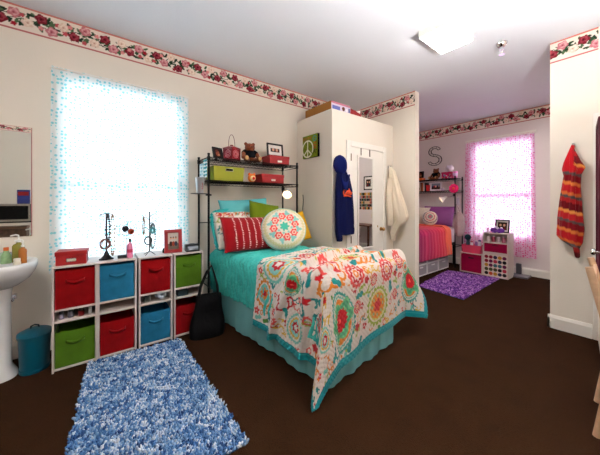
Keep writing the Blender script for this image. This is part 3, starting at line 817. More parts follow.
MB().add([(-.08, -.08, .153), (.08, -.08, .153), (.08, .08, .153), (-.08, .08, .153), (-.03, -.03, .178), (.03, -.03, .178), (.03, .03, .178), (-.03, .03, .178), ], [(0, 1, 5, 4), (1, 2, 6, 5), (2, 3, 7, 6), (3, 0, 4, 7), (4, 5, 6, 7), (3, 2, 1, 0)]).build('roof', LRED, t)
MB().lathe([(.022, .176), (.018, .195), (.001, .2)], n=14).build('cap', LRED, t, smooth=40)
MB().tube([(0, -.055 * math.cos(a) , .165 + .155 * math.sin(a) ** .8 if 0 < a < PI else .165) for a in [PI * i / 16 for i in range(17)]], .003, 6).build('wire_handle', M('red_wire', (120, 30, 40), .4), t)

def teddy(label, loc, rz, sc, fur, vest, muzzle):
    r = thing('teddy_bear', label, 'teddy bear', loc, rz); r.scale = (sc,) * 3
    b = MB()
    b.sph((0, 0, .085), (.066, .072, .088)); b.sph((.01, 0, .20), (.062, .068, .06))
    for s in (-1, 1):
        b.sph((0, s * .052, .25), (.016, .024, .024), 12, 8)
        b.tube([(.0, s * .058, .145), (.03, s * .095, .11), (.05, s * .105, .07)], [.03, .028, .024], 10); b.sph((.052, s * .105, .066), .025, 10, 8)
        b.tube([(.03, s * .045, .035), (.09, s * .075, .033), (.125, s * .085, .036)], [.038, .034, .032], 10); b.sph((.13, s * .086, .042), (.026, .034, .04), 12, 8)
    b.sph((.062, 0, .19), (.03, .032, .025), 12, 8)
    b.build('bear_body', fur, r, remesh=.006)
    v = MB().lathe([(.052, .06), (.074, .065), (.079, .09), (.074, .13), (.055, .16), (.042, .165)], n=28, sx=.95)
    for s in (-1, 1): v.tube([(.0, s * .055, .146), (.022, s * .088, .118)], [.036, .034], 12)
    v.build('vest', vest, r, smooth=60)
    m_ = MB()
    for s in (-1, 1): m_.sph((.154, s * .087, .044), (.006, .022, .027), 12, 8)
    m_.build('foot_pad', muzzle, r, smooth=60)
    e = MB()
    for s in (-1, 1): e.sph((.066, s * .026, .215), .0065, 8, 6)
    e.sph((.091, 0, .198), (.008, .012, .008), 8, 6)
    e.build('eyes_and_nose', BLACK, r, smooth=60)
    return r
FUR = M('brown_fur', (140, 84, 56), .95, bump=.8, bscale=220, var=.2, vscale=40, sheen=.4)
TAN = M('tan_fur', (208, 172, 126), .95, bump=.5, bscale=200)
teddy('brown teddy bear in a black vest on the top shelf of the near rack', (.22, 1.575, ZT - .002), R(-8), .97, FUR, M('black_cloth', (24, 26, 32), .9, bump=.3), TAN)
bx1 = lidded_box('red lidded box under the framed photo on the top shelf', (.21, 1.975, ZT), .30, .22, .12, R(-2))
picture_frame('black framed photo with a wide white mat standing on a red box', (.20, 1.975, ZT + .121), .26, .185, .022, BLACK, 'two', 5, lean=7, mat_w=.036)
t = thing('storage_bin', 'lime green storage bin with a cut-out grip on the lower shelf', 'storage bin', (.22, 1.245, ZL))
LIME = M('lime_card', (160, 164, 44), .55, var=.05)
b = MB(); w, h, d = .37, .165, .28
b.add([(d / 2 - .01, -w / 2 + .01, 0), (d / 2 - .01, w / 2 - .01, 0), (d / 2, w / 2, h), (d / 2, -w / 2, h), (-d / 2 + .01, -w / 2 + .01, 0), (-d / 2 + .01, w / 2 - .01, 0), (-d / 2, w / 2, h), (-d / 2, -w / 2, h)],
      [(0, 1, 2, 3), (5, 4, 7, 6), (1, 5, 6, 2), (4, 0, 3, 7), (4, 5, 1, 0)])
b.build('bin_body', LIME, t, solid=.006)
MB().box(d / 2 - .008, -.042, h * .7, d / 2 + .0045, .042, h * .86).build('grip_shade', M('deep_shadow_card', (40, 40, 24), .9), t, bevel=.002)  # dark block painted as the shade inside the grip opening
g = MB()
for a in ((-.046, .046, h * .68, h * .70), (-.046, .046, h * .86, h * .88), (-.046, -.042, h * .68, h * .88), (.042, .046, h * .68, h * .88)): g.box(d / 2 - .006, a[0], a[2], d / 2 + .006, a[1], a[3])
g.build('grip_rim', M('steel_rim', (190, 190, 180), .3, metal=.8), t)
# owl-like little toy
t = thing('plush_toy', 'small orange and white plush toy between green bin and red box', 'plush toy', (.30, 1.565, ZL))
MB().sph((0, 0, .055), (.04, .052, .055)).build('toy_body', M('orange_plush', (224, 140, 74), .9, bump=.4), t, smooth=60)
MB().sph((.022, 0, .05), (.026, .037, .038)).build('belly', M('cream_plush', (236, 222, 180), .9), t, smooth=60)
MB().sph((.042, .004, .05), (.011, .02, .02)).build('red_spot', M('red_plush', (210, 50, 46), .9), t, smooth=60)
er = MB()
for s in (-1, 1): er.lathe([(.018, 0), (.012, .018), (.001, .032)], (0, s * .034, .092), n=12)
er.build('ears', M('orange_plush_b', (230, 120, 60), .9), t, smooth=60)
lidded_box('red lidded box at the right end of the lower shelf', (.21, 1.865, ZL), .33, .24, .118, R(-1))

# ------------------------------------------------------------------ beds
def se_grid(n): 
    a = np.linspace(-1, 1, n); return np.meshgrid(a, a)
def sample(cv, u, v):
    i = np.clip(np.round(u / cv.w * (cv.nx - 1)).astype(int), 0, cv.nx - 1); j = np.clip(np.round(v / cv.h * (cv.ny - 1)).astype(int), 0, cv.ny - 1)
    return cv.c[j, i]
def pillow(name, label, w, h, t, loc, rot, cv=None, mat=None, backcol=None, rnd=False, n=44, parts=None, cat='pillow'):
    """front faces local +x, width along y, height along z"""
    r = thing(name, label, cat, loc, rot=rot)
    A, B = se_grid(n)
    if rnd:
        y = A * np.sqrt(1 - B ** 2 / 2); z = B * np.sqrt(1 - A ** 2 / 2)
        q = np.clip(np.hypot(y, z), 0, 1); th = np.sqrt(np.clip(1 - q ** 3.2, 0, 1)); Y = y * w / 2; Z = z * h / 2
        x = t / 2 * th
    else:
        Y = A * w / 2 * (1 - .05 * (1 - B ** 2) * np.abs(A)); Z = B * h / 2 * (1 - .06 * (1 - A ** 2) * np.abs(B))
        x = t / 2 * np.clip((1 - A ** 2) * (1 - B ** 2), 0, 1) ** .42
        x = x + .004 * np.sin(9 * A + 2 * B) * (1 - np.abs(A)) * (1 - np.abs(B))
    Pf = np.stack([x, Y, Z], -1); Pb = np.stack([-x, Y, Z], -1)
    V = np.concatenate([Pf.reshape(-1, 3), Pb.reshape(-1, 3)]); Fc = np.concatenate([gridfaces(n, n), gridfaces(n, n, off=n * n)[:, ::-1]])
    cols = None
    if cv is not None:
        f = sample(cv, Y + w / 2, Z + h / 2).reshape(-1, 3)
        bk = np.broadcast_to(lin(backcol), f.shape); cols = np.concatenate([f, bk])
    o = meshnp('pillow_cover', V, Fc, mat or PATF, cols, parent=r, weld=1e-5)
    if parts: parts(r, w, h, t)
    return r

def drape(S, T, L, tl, tr, zt, r, flare, zmin, fs=None):
    """lay a flat cloth (S along the bed, T across it) over the bed: hangs beyond S>L, T<tl, T>tr"""
    a = np.maximum(0, S - L); b = np.where(T < tl, tl - T, np.where(T > tr, T - tr, 0.)); sg = np.where(T < tl, -1., 1.)
    q = np.hypot(a, b); qs = np.maximum(q, 1e-9); ds, dt = a / qs, b / qs
    ph = PI / 2 * r
    h = np.where(q < ph, r * np.sin(np.minimum(q, ph) / r), r); d = np.where(q < ph, r * (1 - np.cos(np.minimum(q, ph) / r)), r + (q - ph))
    ov = np.maximum(0, q - ph); c = (2 * ds * dt) ** 1.6
    fs = flare if fs is None else fs; hs = h + ov * (.03 + fs * c); h = h + ov * (.03 + flare * c); d = d - ov * (.5 * flare ** 2 * c + .08 * c)
    x = np.minimum(S, L) + hs * ds; y = np.minimum(np.maximum(T, tl), tr) + sg * h * dt; z = np.maximum(zmin, zt - d)
    side = np.clip(d / .09, 0, 1)
    N = np.stack([ds * side, sg * dt * side, 1 - side], -1)
    return np.stack([x, y, z], -1), N, ov

BO = (.06, 1.10, 0); BR = R(7)
bed = thing('bed', 'twin bed under the teal coverlet, head beneath the wire rack', 'bed', BO, BR)
bf = MB(); bf.box(.02, .03, .17, 1.87, .06, .21); bf.box(.02, .94, .17, 1.87, .97, .21); bf.box(.02, .03, .17, .05, .97, .21); bf.box(1.84, .03, .17, 1.87, .97, .21); bf.box(.95, .03, .17, .98, .97, .21)
bf.build('bed_frame', BLACKM, bed)
for x in (.12, 1.72):
    for y in (.1, .9): MB().lathe([(.03, 0), (.03, .02), (.018, .03), (.018, .17)], (x, y, 0), n=14).build('leg', BLACKM, bed, smooth=40)
MB().box(0, .02, .21, 1.88, .98, .45).build('box_spring', M('ticking', (224, 226, 226), .9), bed, bevel=.03, seg=3)
MB().box(0, .02, .452, 1.87, .98, .765).build('mattress', M('mattress_cloth', (232, 232, 228), .9), bed, bevel=.06, seg=4)
# skirt: gathered sheet round three sides
def skirt(name, label, mat, path, z0, z1, seed, parent_loc, rz, cat='bed skirt', npl=9):
    pts = np.array(path, float); seg = np.hypot(*np.diff(pts, axis=0).T); cum = np.concatenate([[0], np.cumsum(seg)])
    nx = int(cum[-1] / .012); nz = 14
    u = np.linspace(0, cum[-1], nx); X = np.interp(u, cum, pts[:, 0]); Y = np.interp(u, cum, pts[:, 1])
    dx, dy = np.gradient(X), np.gradient(Y); ln = np.hypot(dx, dy); nxn, nyn = dy / ln, -dx / ln
    v = np.linspace(0, 1, nz)[:, None]
    wv = (.010 * np.sin(u * npl * 2.1 + seed + 1.5 * np.sin(u * 3)) + .006 * np.sin(u * npl * 5.3)) * (1 - v) + .015 * (1 - v)
    P = np.stack([X + nxn * wv, Y + nyn * wv, z0 + (z1 - z0) * v + 0 * u + .006 * np.sin(u * 7) * (1 - v)], -1)
    o = gridobj(name, P, mat, loc=parent_loc, rot=(0, 0, rz)); tag(o, label, cat); return o
SKM = M('pale_teal_cloth', (122, 172, 174), .9, bump=.2, bscale=120, var=.06, vscale=5)
skirt('bed_skirt', 'pale teal bed skirt hanging to the carpet round the near bed', SKM, [(.12, .004), (1.875, .004), (1.90, .03), (1.90, .97), (1.875, .996), (.12, .996)], .022, .446, 1, BO, BR)

# teal coverlet with ruffled rows
nS, nT = 230, 260
S, T = np.meshgrid(np.linspace(.09, 1.80 + .44, nS), np.linspace(.075 - .50, .925 + .50, nT), indexing='ij')
P, N, ov = drape(S, T, 1.80, .075, .925, .778, .085, .12, .05)
wv = .017 * np.sin(S * 2 * PI / .062 + 2.2 * np.sin(T * 9) + 1.3 * np.sin(T * 23 + 3 * S)) * (.6 + .4 * np.sin(T * 31 + 5 * np.sin(S * 8))) + .008 * np.sin(T * 8 + 3 * S) * np.clip(ov * 3, 0, 1) + .006 * np.sin(S * 9 + 2 * np.sin(T * 5))
P = P + N * (wv[..., None] + .004); P[..., 2] += np.where(ov > .35, .008 * np.sin(S * 26), 0)
cov = gridobj('coverlet', P, M('teal_cotton', (84, 190, 182), .85, bump=1.0, bscale=38, var=.07, vscale=8, sheen=.2), loc=BO, rot=(0, 0, BR), solid=.004)
tag(cov, 'teal ruffled coverlet spread over the near bed', 'coverlet')

# patterned quilt across the foot
RED, COR, ORG, GRN, LGR, TEA, AQU, CRM, GLD = (186, 26, 42), (210, 84, 78), (216, 140, 54), (90, 142, 64), (158, 178, 78), (34, 142, 140), (132, 194, 182), (222, 213, 206), (214, 178, 76)
def medal_big(cv, x, y, r, tilt=0):
    k = -.34
    cv.egg(x, y, r, (70, 160, 150), tilt, k, n=34, depth=.035); cv.egg(x, y, r * .9, CRM, tilt, k); cv.egg(x, y, r * .84, (120, 186, 170), tilt, k, n=30, depth=.02)
    cv.egg(x, y, r * .78, CRM, tilt, k); cv.egg(x, y, r * .74, ORG, tilt, k); cv.polar(x, y, r * .66, (120, 186, 140), n=6, depth=.16, rot=tilt, tilt=tilt, ay=1.25)
    cv.polar(x, y, r * .56, (84, 156, 120), n=6, depth=.16, rot=tilt, inner=.74, tilt=tilt, ay=1.25); cv.polar(x, y, r * .4, RED, n=16, depth=.1, tilt=tilt, ay=1.2); cv.polar(x, y, r * .1, (240, 120, 100))
def medal_aqua(cv, x, y, r, tilt=0):
    cv.egg(x, y, r, AQU, tilt, n=26, depth=.04); cv.egg(x, y, r * .84, CRM, tilt); cv.egg(x, y, r * .72, GLD, tilt, n=18, depth=.06); cv.egg(x, y, r * .58, (150, 206, 198), tilt); cv.polar(x, y, r * .4, RED, n=8, depth=.14); cv.polar(x, y, r * .2, CRM, n=5, depth=.2)
def medal_red(cv, x, y, r, c=COR):
    cv.polar(x, y, r, c, n=14, depth=.07); cv.polar(x, y, r * .74, CRM); cv.polar(x, y, r * .66, RED, n=8, depth=.12); cv.polar(x, y, r * .44, CRM, n=8, depth=.16); cv.polar(x, y, r * .3, ORG); cv.polar(x, y, r * .14, CRM)
def medal_gold(cv, x, y, r):
    cv.polar(x, y, r, LGR, n=20, depth=.07); cv.polar(x, y, r * .84, CRM); cv.polar(x, y, r * .76, (206, 206, 120), n=20, depth=.05); cv.polar(x, y, r * .66, ORG); 
    for i in range(8): cv.polar(x + r * .5 * math.cos(i * PI / 4), y + r * .5 * math.sin(i * PI / 4), r * .09, (150, 190, 150))
    cv.polar(x, y, r * .3, RED, n=5, depth=.2)
def medal_orange(cv, x, y, r, tilt=0):
    cv.egg(x, y, r, ORG, tilt, n=16, depth=.08); cv.egg(x, y, r * .78, CRM, tilt); cv.egg(x, y, r * .68, AQU, tilt); cv.polar(x, y, r * .46, ORG, n=8, depth=.15); cv.polar(x, y, r * .22, RED)
def scroll(cv, x, y, a, c, sc=1):
    cv.curl(x, y, .055 * sc, a, 4.6, c, .015 * sc); cv.curl(x + .07 * sc * math.cos(a), y + .07 * sc * math.sin(a), .045 * sc, a + 2.4, -4.4, c, .013 * sc)
    cv.polar(x - .05 * sc * math.cos(a), y - .05 * sc * math.sin(a), .018 * sc, c, n=3, depth=.4, rot=a)
QW, QL = 2.24, 1.50
FOLDS = [((-.62, -.3, -.06, .11, .66, 1.0, 1.4), (1.31, 1.45, 1.56, 1.58, 1.47, 1.44, 1.44), .075, .055), ((-.6, -.42, -.16, .04, .35, .95, 1.4), (1.67, 1.70, 1.74, 1.79, 1.79, 1.84, 1.9), .065, .055)]
def quilt_canvas():
    cv = Cv(QW, QL, .0062, CRM); rr = random.Random(5)
    for i in range(24):                                       # scrolls and sprigs between the medallions
        for j in range(18):
            x = .09 + i * .086 + rr.uniform(-.03, .03); y = .05 + j * .086 + rr.uniform(-.03, .03)
            k = rr.random()
            if k < .42: scroll(cv, x, y, rr.uniform(0, 6.28), rr.choice((ORG, GLD, ORG, LGR, TEA, COR)), rr.uniform(.6, .95))
            elif k < .62: cv.polar(x, y, rr.uniform(.016, .03), rr.choice((RED, COR, TEA)), n=5, depth=.25); cv.polar(x, y, .009, CRM)
            elif k < .8: cv.polar(x, y, .026, rr.choice((GRN, TEA, AQU)), n=2, depth=.5, rot=rr.uniform(0, 6))
    for x, y, a, c, k in ((.62, .80, .4, ORG, 1.7), (.50, .93, 2.2, GLD, 1.5), (.44, .72, 4.0, TEA, 1.3), (.70, .64, 1.2, COR, 1.5), (.80, .84, 5.0, ORG, 1.4), (.57, 1.10, 3.4, GLD, 1.4), (.34, .40, .9, RED, 1.2), (.10, .80, 2.0, ORG, 1.2), (.60, 1.33, 1.0, TEA, 1.4), (.95, 1.34, 2.6, LGR, 1.3), (1.08, 1.02, .2, LGR, 1.3), (1.58, 1.08, 3.6, LGR, 1.2), (.86, .30, 1.5, ORG, 1.5), (1.25, .38, 4.4, GLD, 1.6), (1.7, .45, .6, ORG, 1.5), (.78, .45, 2.9, RED, 1.3), (1.15, .75, .3, ORG, 1.4), (1.6, .78, 2.4, GLD, 1.4)):
        cv.polar(x, y, .075 * k, CRM); scroll(cv, x, y, a, c, k); cv.polar(x + .03, y - .05, .03, RED, n=5, depth=.2); cv.polar(x - .055 * k, y + .04, .034, TEA, n=2, depth=.5, rot=a)
    for fn, x, y, r, a in QUILT_MOTIFS:
        cv.polar(x, y, r * 1.12, CRM)
        if a is None: fn(cv, x, y, r)
        else: fn(cv, x, y, r, a)
    b = .062
    for q in ((0, 0, b, QL), (QW - b, 0, QW, QL), (0, QL - b, QW, QL)): cv.rect(*q, (20, 150, 158))
    for q in ((b * .62, 0, b * .74, QL), (QW - b * .74, 0, QW - b * .62, QL), (0, QL - b * .74, QW, QL - b * .62)): cv.rect(*q, (70, 176, 176))
    return cv
QUILT_MOTIFS = [    # motif, across, along, radius, tilt
    (medal_big, .745, 1.165, .205, 1.2), (medal_big, 1.95, 1.14, .19, 1.9), (medal_red, .98, .885, .108, None), (medal_red, 1.455, .965, .105, None),
    (medal_gold, 1.295, 1.235, .158, None), (medal_aqua, .64, .25, .165, .5), (medal_orange, .33, .125, .115, .1), (medal_aqua, .21, .56, .105, .3),
    (medal_big, .53, .50, .09, .4), (medal_red, 1.225, 1.0, .05, None), (medal_red, 1.72, .93, .075, None), (medal_orange, 1.83, 1.0, .06, 1.), (medal_red, 1.05, .25, .11, None), (medal_aqua, 1.5, .30, .15, 1.4),
    (medal_gold, 1.3, .62, .12, None), (medal_red, .95, .60, .10, None), (medal_orange, 1.72, .62, .12, .8), (medal_aqua, 1.98, .72, .12, 0), (medal_red, .33, .86, .10, None), (medal_gold, 2.0, .3, .13, None), (medal_red, .20, .30, .06, None), (medal_red, .98, 1.14, .05, None), (medal_red, 1.6, 1.22, .05, None), (medal_aqua, .40, 1.15, .1, 1.)
]
def quilt_geo(nx, ny):
    p = np.linspace(0, QW, nx); q = np.linspace(0, QL, ny); Pp, Qq = np.meshgrid(p, q)
    S = 1.03 + Qq + .03 * np.sin(Pp * 3); T = .06 - .655 + Pp - .085 * Qq
    P, N, ov = drape(S, T, 1.845, .06, .97 + .19 * np.clip((S - 1.2) / .5, 0, 1), .812, .09, np.where(T > .5, .50, .34), .025, np.where(T > .5, .34, .07))
    disp = np.zeros_like(S)
    for tk, sk, hh, ww in FOLDS:                     # soft folds lying across the bed
        sr = np.interp(T, tk, sk)
        e = (S - sr) / ww; disp += hh * np.where(e > 0, np.exp(-(e * 2.3) ** 2), np.exp(-(e * .8) ** 2)) * (.8 + .2 * np.sin(T * 6 + sk[0] * 9))
    left = np.clip((.06 - T) * 4, 0, 1)
    disp += .016 * np.sin(S * 13 + 1.0) * np.clip(ov * 2.2, 0, 1) * (T < .06) * (S < 1.9)
    disp += .012 * np.sin(T * 9 + .6) * np.clip(ov * 2.2, 0, 1) * (S > 1.9) * np.clip((T - .06) * 6, 0, 1)
    disp += .003 * np.sin(S * 2 * PI / .045) * np.sin(T * 2 * PI / .045)
    P = P + N * disp[..., None]
    P[..., 2] = np.maximum(P[..., 2], .014)
    return P
cvq = quilt_canvas()
qo = gridobj('quilt', quilt_geo(cvq.nx, cvq.ny), MV('quilt_cloth', .9, .3, 180, sheen=.15), cvq.c, loc=BO, rot=(0, 0, BR), solid=.006)
tag(qo, 'cream quilt with suzani medallions and teal border draped over the bed foot', 'quilt')

# ------------------------------------------------------------------ pillows on the near bed
def rot_p(lean, rz, roll=0): return (R(roll), -R(lean), R(rz))
ZB = .783
pillow('bed_pillow', 'plain aqua pillow standing at the back under the lower shelf', .70, .42, .16, (.24, 1.52, 1.185), rot_p(14, 4, 3), mat=M('aqua_cotton', (112, 186, 190), .9, bump=.15, bscale=100))
cv = Cv(.70, .48, .006, (240, 234, 224)); rr = random.Random(3)
for i in range(9):
    x = .06 + .073 * i; y = .40 + .03 * math.sin(i * 2)
    (medal_orange if i % 2 else medal_red)(cv, x, y, .034)
    scroll(cv, x, y - .08, i, (LGR, COR, ORG)[i % 3], .8); scroll(cv, x, y - .2, i + 2, (TEA, ORG, LGR)[i % 3], .8); medal_red(cv, x + .03, y - .29, .03)
def ruffle(r, w, h, t):
    n = 160; pts = []
    for i in range(n):
        a = 2 * PI * i / n; c, s_ = math.cos(a), math.sin(a)
        pts.append((w / 2 * abs(c) ** .35 * (1 if c >= 0 else -1), h / 2 * abs(s_) ** .35 * (1 if s_ >= 0 else -1)))
    V = []; 
    for k in (0, .5, 1):
        for i, (y, z) in enumerate(pts): V.append((.012 * math.sin(i * 1.1) * k, y * (1 + .11 * k) - 0 , z * (1 + .14 * k)))
    meshnp('ruffle_border', np.array(V), gridfaces(3, n, True), M('teal_border', (70, 184, 186), .9), parent=r, solid=.003)
pillow('pillow_sham', 'floral pillow sham with a teal ruffled border behind the red pillow', .64, .44, .16, (.345, 1.385, 1.035), rot_p(18, 6, 2), cv, backcol=(230, 226, 216), parts=ruffle)
pillow('throw_pillow', 'olive green throw pillow between the sham and the round pillow', .46, .44, .15, (.42, 1.69, 1.13), rot_p(18, 8, -10), mat=M('olive_cotton', (108, 124, 32), .9, bump=.3, bscale=140, var=.1))
pillow('throw_pillow', 'mustard yellow pillow at the right behind the round pillow', .42, .40, .14, (.46, 2.12, 1.0), rot_p(16, -6, 12), mat=M('mustard_cotton', (214, 170, 44), .9, bump=.25))
cv = Cv(.68, .42, .004, (150, 12, 28))
for i in range(7):
    x = .13 + .076 * i
    for j in range(19): cv.polar(x + .003 * math.sin(j), .03 + .02 * j, .0062, (244, 226, 220))
pillow('lumbar_pillow', 'red oblong pillow with rows of white stitched dots', .69, .405, .17, (.56, 1.42, .99), rot_p(24, 2, -2), cv, backcol=(160, 16, 30), n=90)
cv = Cv(.52, .52, .005, (238, 230, 216)); c0 = .26
for i in range(40): cv.polar(c0 + .225 * math.cos(i * PI / 20), c0 + .225 * math.sin(i * PI / 20), .018, (222, 214, 172), n=4, depth=.3)
for i in range(8):
    a = i * PI / 4 + .2; x, y = c0 + .128 * math.cos(a), c0 + .128 * math.sin(a)
    cv.polar(x, y, .043, (232, 92, 88), n=6, depth=.12); cv.polar(x, y, .024, (240, 214, 200)); cv.polar(x, y, .013, (226, 96, 92))
    a += PI / 8; x, y = c0 + .165 * math.cos(a), c0 + .165 * math.sin(a)
    cv.polar(x, y, .03, (150, 210, 206), n=3, depth=.4, rot=a); cv.polar(c0 + .08 * math.cos(a), c0 + .08 * math.sin(a), .014, (160, 214, 210))
cv.polar(c0, c0, .05, (84, 186, 166), n=7, depth=.2)
def piping(r, w, h, t):
    MB().tube([(0, w / 2 * math.cos(2 * PI * i / 60), h / 2 * math.sin(2 * PI * i / 60)) for i in range(60)], .007, 8, closed=True).build('piping', M('aqua_piping', (150, 206, 202), .8), r, smooth=60)
    MB().tube([(-.035, w * .485 * math.cos(2 * PI * i / 60), h * .485 * math.sin(2 * PI * i / 60)) for i in range(60)], .012, 8, closed=True).build('boxed_edge', M('cream_edge', (232, 224, 206), .9), r, smooth=60)
pillow('round_pillow', 'round cream pillow embroidered with a coral flower ring', .52, .50, .15, (.735, 1.755, 1.035), rot_p(22, -26), cv, backcol=(232, 224, 206), rnd=True, n=100, parts=piping)

# ------------------------------------------------------------------ lit clamp lamps
def clamp_lamp(label, loc, aim, clampdir, power):
    """loc: middle of the shade; aim: direction the shade opens"""
    r = thing('clamp_lamp', label, 'lamp', loc)
    q = Vector(aim).normalized().to_track_quat('Z', 'Y').to_matrix().to_4x4()
    MB().lathe([(.014, -.085), (.024, -.08), (.027, -.04), (.03, -.03), (.068, .045), (.066, .045), (.028, -.028), (.02, -.035)], n=28, m=q).build('lamp_shade', M('lamp_white', (228, 226, 222), .4), r, smooth=50)
    bm_ = MB().sph((0, 0, 0), (.024, .024, .03), 16, 10); bm_.v = [tuple(q @ Vector(v)) for v in bm_.v]
    bm_.build('bulb', M('bulb_glow', (255, 226, 180), .4, emit=power, var=0), r, smooth=60)
    e = q @ Vector((0, 0, -.08)); c = Vector(clampdir)
    MB().tube([e, (e + c) / 2 + Vector((0, 0, -.02)), c], .005, 8).build('neck', CHROME, r, smooth=60)
    MB().obox(c, (.035, .035, .05)).build('clamp', BLACKM, r, bevel=.004)
    return r
clamp_lamp('lit white clamp lamp on the right rear post of the near rack', (.27, 2.13, 1.475), (.55, -.5, -.62), (-.21, .068, .07), 24)
cd = MB().tube([(.16 + .008 * math.sin(i * .7), 2.492, 1.46 - .04 * i) for i in range(11)], .005, 6); 
tag(cd.build('lamp_cord', BLACK, smooth=60), 'dark cord hanging down the closet side wall right of the rack', 'cord')

# ------------------------------------------------------------------ black tote bag by the bed
bagt = thing('tote_bag', 'black tote bag slumped on the carpet against the bed', 'bag', (.60, .905, 0), R(-12))
BLC = M('black_nylon', (16, 16, 19), .7, bump=.4, bscale=30, var=.2)
lv = []
for i, z in enumerate(np.linspace(0, .40, 15)):
    a = z / .40; lv.append((.0, .0 + .02 * a, .006 + z, .10 - .055 * a + .01 * math.sin(a * 9), .165 - .05 * a ** 2 + .008 * math.sin(a * 7)))
loft(lv, 40, 2.8).build('bag_body', BLC, bagt, smooth=60)
for x, s in ((.045, 1), (-.045, -1)):
    MB().tube([(x, -.08, .38), (x * .8, -.06, .5), (x * .5, 0, .64), (x * .2, .045, .70), (x * .3, .07, .62), (x * .8, .1, .5), (x, .11, .38)], .009, 8).build('handle', BLC, bagt, smooth=60)

# ------------------------------------------------------------------ on and around the closet
# peace sign canvas on the closet's side
pc = thing('wall_canvas', 'green canvas with a white peace sign on the closet side wall', 'wall art', (.195, CY - .002, 1.99))
MB().box(0, -.036, 0, .335, 0, .325).build('canvas_edge', M('black_canvas', (20, 18, 18), .7), pc, bevel=.002)
cv = Cv(.335, .325, .004, (132, 148, 40))
rr = random.Random(8)
for i in range(60): cv.polar(rr.uniform(0, .33), rr.uniform(0, .32), rr.uniform(.01, .03), rr.choice(((124, 142, 36), (142, 156, 50), (118, 132, 34))))
px, py, pr_ = .115, .13, .118
W_ = (232, 232, 214)
a = np.linspace(-.15 * PI, 1.72 * PI, 50); cv.stroke(np.stack([px + pr_ * np.cos(a), py + pr_ * np.sin(a)], 1), .02, W_)
cv.stroke([(px, py + pr_), (px, py - pr_)], .018, W_); cv.stroke([(px, py - .01), (px - .085, py - .082)], .018, W_); cv.stroke([(px, py - .01), (px + .085, py - .082)], .018, W_)
def letter(pts, wd, col): cv.stroke(pts, wd, col)
for k, c in enumerate(((182, 84, 66), (170, 96, 80), (196, 130, 60), (190, 90, 60))):     # painted letters along the top
    x = .02 + .05 * k
    cv.stroke([(x, .25 - .0 * k), (x, .30), (x + .025, .295), (x + .022, .275), (x, .272)], .008, c)
a = np.linspace(.3, 5.6, 24)
cv.stroke(np.stack([.272 + .034 * np.cos(a), .262 + .036 * np.sin(a)], 1), .011, (70, 160, 160)); cv.stroke([(.272, .255), (.306, .255), (.306, .24)], .01, (70, 160, 160))
for y in (.185, .145): cv.stroke(np.stack([.28 + .026 * np.cos(a), y + .022 * np.sin(a)], 1), .010, (206, 58, 50))
cv.stroke([(.25, .05), (.268, .105), (.288, .05)], .008, (64, 56, 40)); cv.stroke([(.257, .072), (.28, .072)], .007, (64, 56, 40)); cv.stroke([(.295, .05), (.295, .1), (.318, .09)], .007, (70, 60, 44))
sheet('painting', cv, (0, -.0365, 0), (1, 0, 0), (0, 0, 1), PAT, pc)

def hook(label, loc, d):
    r = MB(); x, y, z = loc; dx, dy = d
    r.obox((x, y, z), (.012 if dx else .022, .012 if dy else .022, .05)); r.tube([(x, y, z), (x + dx * .03, y + dy * .03, z - .012), (x + dx * .042, y + dy * .042, z + .0), (x + dx * .044, y + dy * .044, z + .018)], .005, 8)
    tag(r.build('wall_hook', CHROME, smooth=50), label, 'hook')
def garment(levels, n=56, folds=5, amp=.16, seed=0, colf=None, expo=2.2):
    """levels: (z, cx, cy, hx, hy); returns P, colours; surface with vertical folds"""
    zs = np.array([l[0] for l in levels]); m = 70
    zz = np.linspace(zs[0], zs[-1], m); it = lambda k: np.interp(zz, zs[::-1] if zs[0] > zs[-1] else zs, [l[k] for l in (levels[::-1] if zs[0] > zs[-1] else levels)])
    cx, cy, hx, hy = (it(k)[:, None] for k in (1, 2, 3, 4))
    th = np.linspace(0, 2 * PI, n, endpoint=False)[None, :]
    f = 1 + amp * np.sin(folds * th + seed + 2.2 * zz[:, None]) + amp * .5 * np.sin((folds * 2 + 1) * th + seed * 2 - 3 * zz[:, None])
    c, s = np.cos(th), np.sin(th)
    X = cx + hx * np.sign(c) * np.abs(c) ** (2 / expo) * f; Y = cy + hy * np.sign(s) * np.abs(s) ** (2 / expo) * (1 + (f - 1) * .35)
    Z = np.broadcast_to(zz[:, None], X.shape)
    return np.stack([X, Y, Z], -1)
def garment_obj(name, P, mat, cols=None, parent=None, **kw):
    m, n = P.shape[:2]
    V = np.concatenate([P.reshape(-1, 3), P[0].mean(0)[None], P[-1].mean(0)[None]])
    F = [tuple(q) for q in gridfaces(m, n, True)]
    cc = None
    if cols is not None: cc = np.concatenate([cols.reshape(-1, 3), cols[0].mean(0)[None], cols[-1].mean(0)[None]])
    top = m * n
    F = np.array(F + [(top, j, (j + 1) % n, (j + 1) % n) for j in range(n)] + [(top + 1, (m - 1) * n + (j + 1) % n, (m - 1) * n + j, (m - 1) * n + j) for j in range(n)])
    q = F[:-2 * n]; o = None
    me = bpy.data.meshes.new(name)
    me.from_pydata([tuple(v) for v in V], [], [tuple(f) for f in q.tolist()] + [tuple(f[:3]) for f in F[-2 * n:].tolist()])
    if cc is not None:
        a = me.attributes.new('Col', 'FLOAT_COLOR', 'POINT'); c4 = np.ones((len(V), 4), np.float32); c4[:, :3] = cc; a.data.foreach_set('color', c4.ravel())
    bm = bmesh.new(); bm.from_mesh(me); bmesh.ops.recalc_face_normals(bm, faces=bm.faces); bm.to_mesh(me); bm.free()
    me.polygons.foreach_set('use_smooth', [True] * len(me.polygons)); me.materials.append(mat)
    o = bpy.data.objects.new(name, me); C.objects.link(o)
    if parent: o.parent = parent
    for k, v in kw.items(): setattr(o, k, v)
    return o

